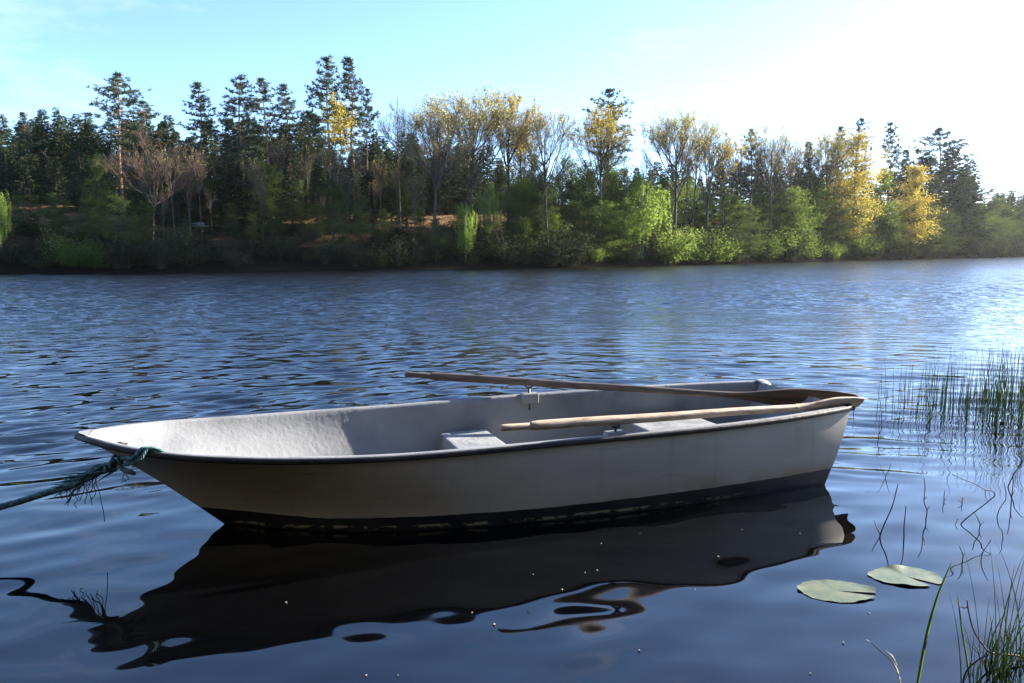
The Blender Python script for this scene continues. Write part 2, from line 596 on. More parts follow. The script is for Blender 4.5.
# rust bleeding up from the boot line at the stern
rz = math_node('SUBTRACT', 1.0, math_node('MULTIPLY', math_node('ABSOLUTE', math_node('SUBTRACT', Zo, line)), 11), True)
rx = math_node('MULTIPLY', math_node('SUBTRACT', Xo, 2.3), .9, True)
rn = math_node('MULTIPLY', math_node('SUBTRACT', nz_node(4, 6, (.5, 1, 1)), .40), 5, True)
rust = math_node('MULTIPLY', math_node('MULTIPLY', rz, rx), rn)
c0 = mixc(math_node('MULTIPLY', rust, .8), rw.outputs['Color'], (.24, .16, .07))
drip = math_node('MULTIPLY', math_node('SUBTRACT', nz_node(14, 4, (1, 1, .06)), .58), 3, True)
c0 = mixc(math_node('MULTIPLY', drip, .55), c0, (.22, .19, .14))
scuff = math_node('MULTIPLY', math_node('SUBTRACT', nz_node(7, 9, (.35, 1, 5)), .62), 9, True)
c0 = mixc(math_node('MULTIPLY', scuff, .5), c0, (.16, .14, .115))
chalk = math_node('MULTIPLY', math_node('SUBTRACT', nz_node(1.3, 6, (.5, 1, 1.6)), .5), 5, True)
c0 = mixc(math_node('MULTIPLY', chalk, .3), c0, (.56, .54, .51))
rb = ramp(n, [(.35, (.012, .012, .016)), (.7, (.035, .033, .036))]); l.new(nz_node(7, 6), rb.inputs['Fac'])
c1 = mixc(below, c0, rb.outputs['Color'])
sc_line = math_node('SUBTRACT', .020, math_node('MULTIPLY', math_node('SUBTRACT', nz_node(3, 3), .5), .03))
scb = math_node('MULTIPLY', math_node('SUBTRACT', .010, math_node('ABSOLUTE', math_node('SUBTRACT', Zo, sc_line))), 300, True)
scn = math_node('MULTIPLY', math_node('SUBTRACT', nz_node(16, 8, (1, 1, 2)), .50), 14, True)
scx = math_node('SUBTRACT', 1.0, math_node('MULTIPLY', math_node('SUBTRACT', Xo, 3.2), 1.5, True))
c2 = mixc(math_node('MULTIPLY', math_node('MULTIPLY', scb, scn), scx), c1, (.30, .27, .17))
l.new(c2, b.inputs['Base Color'])
b.inputs['Roughness'].default_value = .42
b.inputs['Specular IOR Level'].default_value = .35
bp = n.new('ShaderNodeBump'); bp.inputs['Strength'].default_value = .25; bp.inputs['Distance'].default_value = .006
l.new(nz_node(5, 4), bp.inputs['Height']); l.new(bp.outputs['Normal'], b.inputs['Normal'])
M['hull'] = m

hull = MB()
P1, P2 = hull_side(-1), hull_side(1)
ring = np.concatenate([P1, P2[::-1][1:]], 0)          # near sheer -> keel -> far sheer
hull.grid(ring)
tr = ring[:, -1]


def notch(v):
    return -.075 * (1 - float(smooth01(abs(v), .25, .40)))


def top_edge(r_, dz=0.0):
    a, c = r_[-1], r_[0]
    t = np.linspace(0, 1, 25)[1:-1, None]
    e = a + (c - a) * t
    e[:, 2] += np.array([notch(v) for v in e[:, 1]]) + dz
    return np.vstack([r_, e])


tr = top_edge(tr)
hull.add(tr, [tuple(range(len(tr)))])                 # transom
stem_r = ring[:, 0]
hull.add(stem_r, [tuple(range(len(stem_r)))[::-1]])
ho = hull.build('hull', M['hull'], boat, smooth=True)
ho.data.polygons[len(ho.data.polygons) - 1].use_smooth = False
ho.data.polygons[len(ho.data.polygons) - 2].use_smooth = False

M['inner'] = noise_mat('chalky_fibreglass', [(.30, (.155, .165, .18)), (.45, (.215, .225, .24)), (.7, (.27, .28, .29))], 3.2, 9, .6, .3, (1, 1, 1), .25, 34)
# cockpit liner with its flange
FL = .045
us = np.concatenate([np.linspace(.035, .5, 14)[:-1], np.linspace(.5, L - .05, 50)])


def section(u, P):
    """hull half-breadth against height at station u (P: rows sheer -> waterline of one side)"""
    vs_, zs_ = [], []
    for row_ in P[:15]:
        if u < row_[0, 0]:
            break
        vs_.append(abs(np.interp(u, row_[:, 0], row_[:, 1])))
        zs_.append(np.interp(u, row_[:, 0], row_[:, 2]))
    if u < STEM:
        vs_.append(.004); zs_.append(min(zs_[-1], .56 * (1 - u / STEM)))
    return np.array(vs_)[::-1], np.array(zs_)[::-1]


def liner_ring(u, k):
    b_ = half(np.array([u]))[0]
    zl = [sheer(np.array([u]), s)[0] for s in (-1, 1)]
    fw = min(FL, b_ * .3)
    bi = b_ - fw
    k_ = float(smooth01(u, L - 1.0, L - .05))
    pts = []
    for s, z, P in ((-1, zl[0], P1), (1, zl[1], P2)):
        sv, sz = section(u, P)
        zf = max(.07, (sz[0] if u < STEM else 0) + .03)
        zf = min(zf, z - .04)
        prof = [(b_ + .003, z + .004), (b_ - .006, z + .010), (bi + .012, z + .009), (bi, z - .002), (bi - .004, z - .03)]
        vmax = bi - .005
        for t in (.2, .4, .6, .8, .93, 1.0):
            zz = (z - .03) * (1 - t) + zf * t
            w = np.interp(zz, sz, sv)
            vmax = min(vmax, max(w - .03, w * .35))
            prof.append((vmax, zz + (0 if t < 1 else -.002)))
        prof += [(vmax * .85, zf - .004), (vmax * .45, zf - .006)]
        pr = [(s * q[0], q[1]) for q in prof]
        pts = pts + (pr if s == -1 else pr[::-1])
    return np.array([(u - (RAKE + .03) * k_ * max(0, 1 - q[1] / .44), q[0], q[1]) for q in pts])


rings = np.array([liner_ring(u, k) for k, u in enumerate(us)])
lin = MB()
lin.grid(rings)
# aft face of the cockpit (inner transom) and the small breast plate in the bow
lt = top_edge(rings[-1])
lin.add(lt, [tuple(range(len(lt)))[::-1]])
lin.add(rings[0], [tuple(range(len(rings[0])))])
lo = lin.build('liner', M['inner'], boat, smooth=True)
for q in list(lo.data.polygons)[-2:]:
    q.use_smooth = False
# breast cap
bc = MB()
uu = np.linspace(.0, .05, 6)
rowsb = []
for u in uu:
    hb = half(np.array([u]))[0]
    rowsb.append([(u, v * hb, .013 + float(sheer(np.array([u]), np.sign(v) if v else 0)[0])) for v in (-1, -.5, 0, .5, 1)])
bc.grid(np.array(rowsb)[:, ::-1])
bc.build('bow_plate', M['inner'], boat, smooth=True)
# transom capping
tcap = MB()
hb = half(np.array([L]))[0]
for side in (0,):
    P = []
    for v in np.linspace(-hb, hb, 33):
        z = float(sheer(np.array([L]), v / hb)[0]) + notch(v)
        P.append([(L - .075, v * .97, z + .012), (L - .06, v * .98, z + .020), (L - .0, v, z + .020), (L + .006, v, z + .012), (L + .004, v, z - .02)])
    tcap.grid(np.array(P))
tcap.build('transom_cap', M['inner'], boat, smooth=True)

# dark rub rail all round
M['rail'] = noise_mat('dark_rubber', [(.3, (.018, .018, .024)), (.7, (.045, .044, .05))], 9, 5, .55, .3)
rail = MB()
path = []
for u in np.linspace(L, 0, 60) ** 1.0:
    path.append((u, -half(np.array([u]))[0], float(sheer(np.array([u]), -1)[0])))
for u in np.linspace(0, L, 60)[1:]:
    path.append((u, half(np.array([u]))[0], float(sheer(np.array([u]), 1)[0])))
path = np.array(path)
tan = np.gradient(path, axis=0); tan[:, 2] = 0
tan /= np.linalg.norm(tan, axis=1)[:, None]
outn = np.stack([-tan[:, 1], tan[:, 0], 0 * tan[:, 0]], 1)
if (outn[30] @ np.array([0, -1, 0])) < 0:
    outn = -outn
prof = [(-.004, .006), (.010, .009), (.017, .003), (.020, -.007), (.018, -.017), (.010, -.022), (-.004, -.021)]
rail.grid(np.array([[p + o * a + np.array([0, 0, c]) for a, c in prof] for p, o in zip(path, outn)])[:, ::-1], closed=True)
tp = []
for v in np.linspace(-hb - .02, hb + .02, 41):
    z = float(sheer(np.array([L]), np.clip(v / hb, -1, 1))[0]) + notch(v)
    tp.append([(L + a - .004, v, z + c) for a, c in prof])
rail.grid(np.array(tp), closed=True)
rail.add(np.array(tp[0]), [tuple(range(len(prof)))]); rail.add(np.array(tp[-1]), [tuple(range(len(prof)))[::-1]])
rail.build('rub_rail', M['rail'], boat, smooth=True)


def bench(u0, u1, top, vmax, name):
    mbx = MB()
    P = []
    for u in np.linspace(u0, u1, 5):
        w = min(vmax, half(np.array([u]))[0] - .085)
        P.append((u, w))
    w = min(q[1] for q in P)
    box_mb(mbx, u0, u1, -w, w, .072, top, .018)
    return mbx.build(name, M['seat'], boat, smooth=False)


M['seat'] = noise_mat('seat_fibreglass', [(.34, (.17, .175, .185)), (.5, (.26, .27, .28)), (.72, (.34, .345, .35))], 6, 9, .55, .5, (1, 1, 1), .3, 30)
bench(2.02, 2.35, .285, .60, 'seat')
bench(3.36, 3.92, .285, .60, 'stern_seat')

M['steel'] = noise_mat('rusty_galvanised', [(.35, (.05, .045, .04)), (.7, (.16, .14, .12))], 20, 5, .5, .3)
M['steel'].node_tree.nodes['Principled BSDF'].inputs['Metallic'].default_value = .6


def oarlock(u, side, rise):
    b_ = half(np.array([u]))[0]
    z = float(sheer(np.array([u]), side)[0])
    blk = MB()
    box_mb(blk, u - .06, u + .06, side * (b_ - .05) - .035, side * (b_ - .05) + .035, z - .05, z + .022, .012)
    o = blk.build('oarlock_block', M['inner'], boat)
    k = MB()
    vc = side * (b_ - .045)
    k.tube([(u, vc, z - .10), (u, vc, z + rise - .03)], .008, 8)
    pts = []
    for t in np.linspace(-1.0, 1.0, 13):
        th = t * 1.9
        pts.append((u + .036 * math.sin(th) * (1.15 if abs(t) > .8 else 1), vc, z + rise + .012 - .040 * math.cos(th)))
    k.tube(pts, [.006 + .002 * math.cos(i - 6) for i in range(13)], 7)
    k.build('oarlock', M['steel'], o, smooth=True)


LN_U, LF_U = 2.77, 2.69
oarlock(LN_U, -1, .075)
oarlock(LF_U, 1, .085)
# a dark seam/drain line and eye on the inside of the far quarter
eye = MB()
eye.tube([boat_w(0, 0, 0)] * 0 + [(.16, -.03, .50), (.19, -.045, .512), (.22, -.03, .50), (.19, -.012, .492), (.16, -.03, .50)], .006, 6)
eye.build('bow_eye', M['steel'], boat, smooth=True)


# ------------------------------------------------------------------ oars
M['oar_pale'] = noise_mat('weathered_pale_wood', [(.30, (.22, .15, .10)), (.46, (.42, .31, .22)), (.7, (.56, .43, .32))], 7, 9, .6, .3, (1, 6, 6), .3)
M['oar_dark'] = noise_mat('stained_dark_wood', [(.3, (.065, .05, .042)), (.5, (.12, .09, .072)), (.72, (.19, .145, .115))], 7, 8, .55, .3, (1, 6, 6), .35)
M['blade_dark'] = noise_mat('worn_blade_wood', [(.3, (.035, .026, .02)), (.5, (.085, .055, .038)), (.75, (.16, .095, .06))], 6, 8, .55, .2, (.5, 5, 5), .35)


def oar(label, tip, thru, hpx, roll, mats, grip, blade_len, bw):
    """tip: blade end, thru: point on the shaft at the oarlock; x axis of the oar runs handle -> blade"""
    tip, thru = np.array(tip), np.array(thru)
    d = thru - tip
    # extend until the handle sits on the pixel column hpx
    k = (hpx - CX) / F_PX
    # depth ~ forward distance
    fw = lambda p: p[1] * math.cos(PITCH) - (p[2] - CAMH) * math.sin(PITCH)
    lo_, hi_ = 1.0, 3.0
    for _ in range(60):
        mid = (lo_ + hi_) / 2
        p = tip + d * mid
        if p[0] / fw(p) > k:
            lo_ = mid
        else:
            hi_ = mid
    h = tip + d * lo_
    ln = np.linalg.norm(tip - h)
    X = (tip - h) / ln
    Y = np.cross([0, 0, 1], X); Y /= np.linalg.norm(Y)
    Z = np.cross(X, Y)
    rot = Matrix((X, Y, Z)).transposed().to_4x4() @ Matrix.Rotation(R(roll), 4, 'X')
    o = empty('oar', tuple(h))
    o.rotation_mode = 'QUATERNION'
    o.rotation_quaternion = rot.to_quaternion()
    tag(o, label, 'oar')
    xb = ln - blade_len
    s = MB()
    xs = np.concatenate([[grip, grip + .015, grip + .05], np.linspace(grip + .12, xb, 14), [xb + .10, xb + .2]])
    rs = [.019, .025, .0275] + list(np.linspace(.0285, .0225, 14)) + [.019, .012]
    s.tube([(x, .0015 * math.sin(x * 7), .001 * math.sin(x * 5)) for x in xs], rs, 14)
    s.build('shaft', mats[0], o, smooth=True)
    g = MB()
    xs = [0, .004, .012, .05, .09, grip - .01, grip + .004]
    rs = [.012, .016, .0185, .0195, .0185, .0185, .018]
    g.tube([(x, 0, 0) for x in xs], rs, 14)
    g.build('handle', mats[0], o, smooth=True)
    bl = MB()
    top, bot = [], []
    for t in np.linspace(0, 1, 26):
        x = xb - .02 + t * (blade_len + .02)
        w = .021 + (bw - .021) * float(smooth01(t, 0.02, .62)) - .012 * float(smooth01(t, .8, 1.0))
        if t > .965:
            w *= 1 - (t - .965) / .035 * .22
        th = .019 * (1 - t) + .0055
        cup = .02 * math.sin(math.pi * min(1, t * 1.1)) * float(smooth01(t, .1, .6))
        r1, r2 = [], []
        for q in np.linspace(-1, 1, 9):
            prof_t = th * (1 - .55 * abs(q) ** 2.5)
            zc = cup * (q * q) - .5 * cup
            r1.append((x, q * w, zc + prof_t)); r2.append((x, q * w, zc - prof_t))
        top.append(r1 + r2[::-1])
    bl.grid(np.array(top), closed=True)
    bl.add(np.array(top[0]), [tuple(range(18))[::-1]]); bl.add(np.array(top[-1]), [tuple(range(18))])
    bl.build('blade', mats[1], o, smooth=True)
    return o


lockN = boat_w(LN_U, -(half(np.array([LN_U]))[0] - .045), float(sheer(np.array([LN_U]), -1)[0]) + .075 + .012)
lockF = boat_w(LF_U, (half(np.array([LF_U]))[0] - .045), float(sheer(np.array([LF_U]), 1)[0]) + .085 + .012)


def at_depth(px, py, y):
    d = ray(px, py)
    return np.array([0, 0, CAMH]) + d * (y / d[1])


oar('pale sunlit wooden oar lying along the near gunwale, its blade over the stern corner', at_depth(861, 403, 5.10), lockN, 500, -48,
    (M['oar_pale'], M['oar_pale']), .17, .58, .066)
oar('dark brown wooden oar laid across from the far gunwale, handle out over the water', at_depth(857, 403, 5.33), lockF, 405, -66,
    (M['oar_dark'], M['blade_dark']), .17, .92, .084)

# ------------------------------------------------------------------ mooring rope
M['rope'] = noise_mat('teal_rope', [(.3, (.03, .08, .09)), (.55, (.09, .2, .21)), (.8, (.24, .38, .37))], 40, 4, .8, .5)
rope = empty('mooring_rope', tuple(boat_w(.35, -.25, .50)))
tag(rope, 'frayed blue green mooring rope tied over the bow and leading off to the left', 'rope')
rp0 = np.array(rope.location)


def bez(pts, k=40):
    pts = np.array(pts, float)
    u = np.linspace(0, len(pts) - 1, k)
    return np.stack([cubic(u, np.arange(len(pts)), pts[:, i]) for i in range(3)], 1)


def yat(px, py, y):
    return at_depth(px, py, y)


YB = 3.83
A_in = boat_w(.52, -.29, .46)
A_rail = boat_w(.33, -.325, float(sheer(np.array([.33]), -1)[0]) + .022)
A_out = boat_w(.28, -.33, float(sheer(np.array([.28]), -1)[0]) - .03)
knot = yat(121, 461, 3.72)
main = [yat(117, 462, 3.73), yat(98, 470, 3.74), yat(75, 483, 3.75), yat(40, 495, 3.76), yat(0, 507, 3.78), yat(-60, 520, 3.8), yat(-150, 534, 3.85), np.array([-4.6, 3.0, .10]), np.array([-6.2, 1.0, .10]), np.array([-7.6, -1.3, .22])]


def strand(ctrl, r, turns, name, nst=3, amp=None, k=90):
    c = bez(ctrl, k) - rp0
    s = MB()
    amp = amp or r * .9
    for j in range(nst):
        P = []
        for i, p in enumerate(c):
            t = c[min(i + 1, k - 1)] - c[max(i - 1, 0)]
            t /= np.linalg.norm(t) + 1e-9
            a = np.cross(t, [0, 0, 1]); a /= np.linalg.norm(a) + 1e-9
            b_ = np.cross(a, t)
            th = 2 * math.pi * (turns * i / k + j / nst)
            P.append(p + amp * (math.cos(th) * a + math.sin(th) * b_))
        s.tube(P, r, 6)
    return s.build(name, M['rope'], rope, smooth=True)


strand([A_in, boat_w(.42, -.33, .50), A_rail, A_out, yat(124, 458, 3.70), knot], .006, 9, 'bow_loop')
strand([A_in + [0.02, -.02, 0], boat_w(.44, -.335, .50), A_rail + BA.tolist()[0] * np.array([.03, 0, 0]), A_out + np.array([.03, -.01, -.01]), yat(122, 466, 3.70)], .005, 8, 'bow_loop')
strand(main, .0095, 70, 'hawser', 3, None, 460)
kn = MB()
rk = np.random.default_rng(4)
for j in range(5):
    base = yat(119 - j * 2.5, 461 + j * 1.2, 3.72) - rp0
    th0 = rk.uniform(0, 6)
    P = []
    for i in range(22):
        th = th0 + i / 21 * 6.6
        P.append(base + np.array([(-.012 + .002 * j) * math.cos(th) + .028 * (i / 21 - .5), .022 * math.sin(th), .024 * math.cos(th + j)]))
    kn.tube(P, .0075, 6)
kn.tube([yat(118, 465, 3.71) - rp0, yat(124, 470, 3.69) - rp0, yat(131, 472, 3.68) - rp0, yat(135, 474, 3.675) - rp0], [.010, .012, .013, .009], 7)
kn.build('knot', M['rope'], rope, smooth=True)
fr = MB()
for j in range(80):                                    # fibres opened out along the rope
    px = rk.uniform(70, 118)
    py = np.interp(px, [70, 118], [486, 463]) + rk.normal(0, 2.4)
    p = yat(px, py, 3.74 + rk.normal(0, .012))
    q = p + np.array([-rk.uniform(.05, .16), rk.normal(0, .02), -rk.uniform(.0, .075)])
    fr.tube(bez([p, (p + q) / 2 + rk.normal(0, .008, 3), q], 7) - rp0, [.006, .006, .005, .004, .003, .0022, .0012], 4)
for px, py, ln in [(97, 476, 46), (93, 478, 22), (88, 480, 24), (84, 481, 20), (78, 484, 24), (72, 486, 20), (68, 488, 17), (80, 484, 14), (124, 472, 11), (127, 473, 9), (96, 477, 28), (90, 480, 15), (75, 485, 12), (64, 489, 10)]:
    y = 3.74 + rk.normal(0, .01)
    P = [yat(px, py, y)]
    for i in range(1, 7):
        P.append(yat(px + rk.normal(0, 1.3) + (2 if ln > 30 else -1.5) * i / 3 * (ln / 25), py + ln * i / 6, y + rk.normal(0, .004)))
    fr.tube(bez(P, 14) - rp0, .0021, 4)
fr.build('frayed_fibres', M['rope'], rope, smooth=True)

# ------------------------------------------------------------------ trees
def rvec(k, r=rng):
    v = r.normal(size=(k, 3))
    return v / np.linalg.norm(v, axis=1)[:, None]


def add_leaves(mbl, cen, ln, wd, r=rng, down=0.0, flat=0.0, mi=0):
    k = len(cen)
    a = rvec(k, r)
    if flat:
        a[:, 2] *= 1 - flat
    if down:
        a = a * (1 - down) + np.array([0, 0, -1]) * down
    a /= np.linalg.norm(a, axis=1)[:, None] + 1e-9
    c = np.cross(a, rvec(k, r) if not flat else rvec(k, r) * (1 - flat) + np.array([0, 0, 1]) * flat)
    c /= np.linalg.norm(c, axis=1)[:, None] + 1e-9
    s = r.uniform(.7, 1.3, (k, 1))
    mbl.cards(np.asarray(cen), a * ln * s * .5, c * wd * s * .5, mi)


def make_spruce(seed, H=14.0, dens=1.0, base=.08, spread=.17, ragged=.2):
    r = np.random.default_rng(seed)
    tk, lf = MB(), MB()
    bend = r.normal(0, .012, 2)
    ax = lambda z: np.array([bend[0] * z * z / H, bend[1] * z * z / H, z])
    tk.tube([ax(z) for z in np.linspace(0, H, 9)], list(np.linspace(.17, .012, 9)), 7)
    z = base * H
    C, A, Wd = [], [], []
    while z < H * .985:
        t = (z - base * H) / (H * (1 - base))
        lmax = H * spread * (1 - t) ** .8 * (.55 + .45 * min(1, t * 5)) + .12
        nb = int(r.integers(5, 8))
        off = r.uniform(0, 6.28)
        for j in range(nb):
            th = off + j / nb * 6.283 + r.normal(0, .2)
            ln = lmax * (1 + r.normal(0, ragged))
            if ln < .1 or r.random() < .06:
                continue
            droop = .38 - .55 * t + r.normal(0, .08)
            d = np.array([math.cos(th), math.sin(th), 0])
            p0 = ax(z)
            pts = [p0 + d * ln * s + np.array([0, 0, -droop * ln * s + .22 * ln * s * s]) for s in (0, .35, .7, 1)]
            if ln > .5:
                tk.tube(pts, [.022, .016, .010, .004], 3, cap=False)
            k = max(3, int(ln * 13 * dens))
            ss = r.uniform(.12, 1.0, k) ** .75
            side = np.array([-d[1], d[0], 0])
            for s in ss:
                p = p0 + d * ln * s + np.array([0, 0, -droop * ln * s + .22 * ln * s * s])
                sg = r.choice([-1, 1])
                la = d * .6 + side * sg * r.uniform(.2, 1.0) + np.array([0, 0, -r.uniform(.1, .8)])
                la /= np.linalg.norm(la)
                q = .13 + .14 * r.random()
                q *= 1.2; C.append(p + la * q * .7); A.append(la * q)
                w = np.cross(la, r.normal(size=3)); w /= np.linalg.norm(w)
                Wd.append(w * r.uniform(.05, .10))
        z += H * .026 * (1.1 - .45 * t) * r.uniform(.8, 1.25)
    lf.cards(np.array(C), np.array(A), np.array(Wd))
    return {'trunk': tk.mesh('trunk', M['bark']), 'foliage': lf.mesh('foliage', M['spruce']), 'H': H}


def make_pine(seed, H=14.0, crown=.45, width=.15, layered=False, needles='pine', dens=1.0):
    r = np.random.default_rng(seed)
    tk, lf = MB(), MB()
    kx, ky = r.normal(0, .14, 5), r.normal(0, .14, 5)
    kx[0] = ky[0] = 0
    zz = np.linspace(0, H, 5)
    ax = lambda z: np.array([float(cubic([z], zz, kx)[0]), float(cubic([z], zz, ky)[0]), z])
    tk.tube([ax(z) for z in np.linspace(0, H * .99, 13)], list(np.linspace(.19, .03, 13)), 8)
    C, A, Wd = [], [], []

    def clump(p, k, s):
        for _ in range(k):
            a = r.normal(size=3); a[2] = a[2] * .55 + .45
            a /= np.linalg.norm(a)
            q = s * r.uniform(.6, 1.2)
            w = np.cross(a, r.normal(size=3)); w /= np.linalg.norm(w)
            C.append(p + a * q * .8); A.append(a * q); Wd.append(w * q * r.uniform(.13, .22))
    z = H * (1 - crown)
    # a few dead stubs under the crown
    for _ in range(7):
        zs = r.uniform(.25 * H, z); th = r.uniform(0, 6.28); ln = r.uniform(.3, 1.1)
        d = np.array([math.cos(th), math.sin(th), r.uniform(-.2, .15)])
        tk.tube([ax(zs), ax(zs) + d * ln], [.022, .006], 3, cap=False)
    while z < H * .99:
        t = (z - H * (1 - crown)) / (H * crown)
        env = (math.sin(math.pi * min(1, .22 + .80 * t)) ** .8) if not layered else (1 - t) ** .7 * (.7 + .3 * min(1, 4 * t))
        lmax = H * width * env + .18
        nb = int(r.integers(3, 6)) if not layered else int(r.integers(4, 6))
        off = r.uniform(0, 6.28)
        for j in range(nb):
            th = off + j / nb * 6.283 + r.normal(0, .3)
            ln = lmax * r.uniform(.5, 1.15)
            rise = r.uniform(-.05, .35) + .5 * t
            d = np.array([math.cos(th), math.sin(th), 0])
            p0 = ax(z)
            f_ = lambda s: p0 + d * ln * s + np.array([0, 0, rise * ln * s ** 1.6 - .12 * ln * s])
            tk.tube([f_(s) for s in (0, .4, .75, 1)], [.035, .025, .016, .006], 4, cap=False)
            k = max(3, int(ln * 5.0 * dens))
            for s in np.linspace(.36, 1.0, k):
                p = f_(s) + r.normal(0, .09 + .09 * ln, 3) * np.array([1, 1, .35])
                tk.tube([f_(s * .93), p], [.01, .004], 3, cap=False)
                clump(p, int(15 * dens), .21)
        z += H * crown * (.088 if not layered else .085 - .03 * t) * r.uniform(.75, 1.3)
    clump(ax(H * .98), 14, .3)
    lf.cards(np.array(C), np.array(A), np.array(Wd))
    return {'trunk': tk.mesh('trunk', M['pinebark']), 'foliage': lf.mesh('foliage', M[needles]), 'H': H}


def make_decid(seed, H=14.0, fork=.5, spread=.5, leaf='bud', nleaf=3.0, leafs=.13, gold_top=.45, depth=5, bark='bark', twig='twig', r0=.17, top_pow=1.0, stems=1, lean=0.0, gold_side=None):
    """bare or budding broadleaf tree: trunk, ascending limbs, fine twigs, leaves near the tips"""
    r = np.random.default_rng(seed)
    tk, tw, lf = MB(), MB(), MB()
    tips = []

    def grow(p, d, ln, rad, lev):
        k = 4
        pts = [p]
        dd = d.copy()
        for i in range(k):
            dd = dd + r.normal(0, .11, 3) + np.array([0, 0, .05])
            dd /= np.linalg.norm(dd)
            pts.append(pts[-1] + dd * ln / k)
        rs = list(np.maximum(np.linspace(rad, rad * .62, k + 1), .0065))
        (tk if lev < 2 else tw).tube(pts, rs, 6 if lev < 2 else (4 if lev < 3 else 3), cap=False)
        if lev >= depth:
            tips.append((pts[-1], dd)); tips.append((pts[2], dd))
            return
        nch = int(r.integers(2, 4)) if lev < 3 else int(r.integers(3, 5))
        for j in range(nch):
            fr_ = 1.0 if j == 0 else r.uniform(.45, 1.0)
            i = min(k, int(fr_ * k))
            b_ = pts[i]
            side = rvec(1, r)[0]
            side -= dd * (side @ dd)
            side /= np.linalg.norm(side) + 1e-9
            s = spread * (.35 if j == 0 else r.uniform(.6, 1.1))
            nd = dd + side * s + np.array([0, 0, .10 * top_pow])
            nd /= np.linalg.norm(nd)
            grow(b_, nd, ln * r.uniform(.62, .82), rad * (.62 if j == 0 else .5), lev + 1)

    for s in range(stems):
        th = s * 2.4 + r.uniform(0, 1)
        base = np.array([.25 * math.cos(th), .25 * math.sin(th), 0]) if stems > 1 else np.zeros(3)
        tilt = np.array([math.cos(th), math.sin(th), 0]) * (.12 if stems > 1 else 0) + np.array([lean, 0, 0])
        zf = H * fork * r.uniform(.9, 1.1)
        pts = [base + tilt * z + np.array([.10 * math.sin(z * .7 + seed), .08 * math.cos(z * .6 + seed) - .08, z]) for z in np.linspace(0, zf, 7)]
        tk.tube(pts, list(np.linspace(r0, r0 * .68, 7)), 8)
        for j in range(int(r.integers(3, 5))):
            th2 = r.uniform(0, 6.28) + j * 2.1
            s2 = spread * r.uniform(.35, .9)
            d = np.array([math.cos(th2) * s2, math.sin(th2) * s2, 1.0])
            d /= np.linalg.norm(d)
            grow(pts[-1 if j < 2 else -2], d, H * (1 - fork) * .42, r0 * (.55 if j == 0 else .42), 1)
    pts = np.array([t[0] for t in tips])
    top = pts[:, 2].max()
    sc = H / top
    zmin = np.percentile(pts[:, 2], 5)
    if nleaf > 0:
        w = (pts[:, 2] - zmin) / (top - zmin)
        keep = []
        for (p, d), q in zip(tips, w):
            pr = nleaf * (1 if gold_top <= 0 else float(smooth01(q, gold_top, 1.0)) + .08)
            if gold_side is not None:
                pr *= .25 + 1.6 * float(smooth01(p[0] * gold_side, 0, H * .12))
            for _ in range(r.poisson(pr)):
                keep.append(p + r.normal(0, .16, 3))
        if keep:
            add_leaves(lf, np.array(keep), leafs, leafs * .7, r)
    out = {'trunk': tk.mesh('trunk', M[bark]), 'branches': tw.mesh('branches', M[twig]), 'H': top}
    if lf.n:
        out['foliage'] = lf.mesh('foliage', M[leaf])
    return out


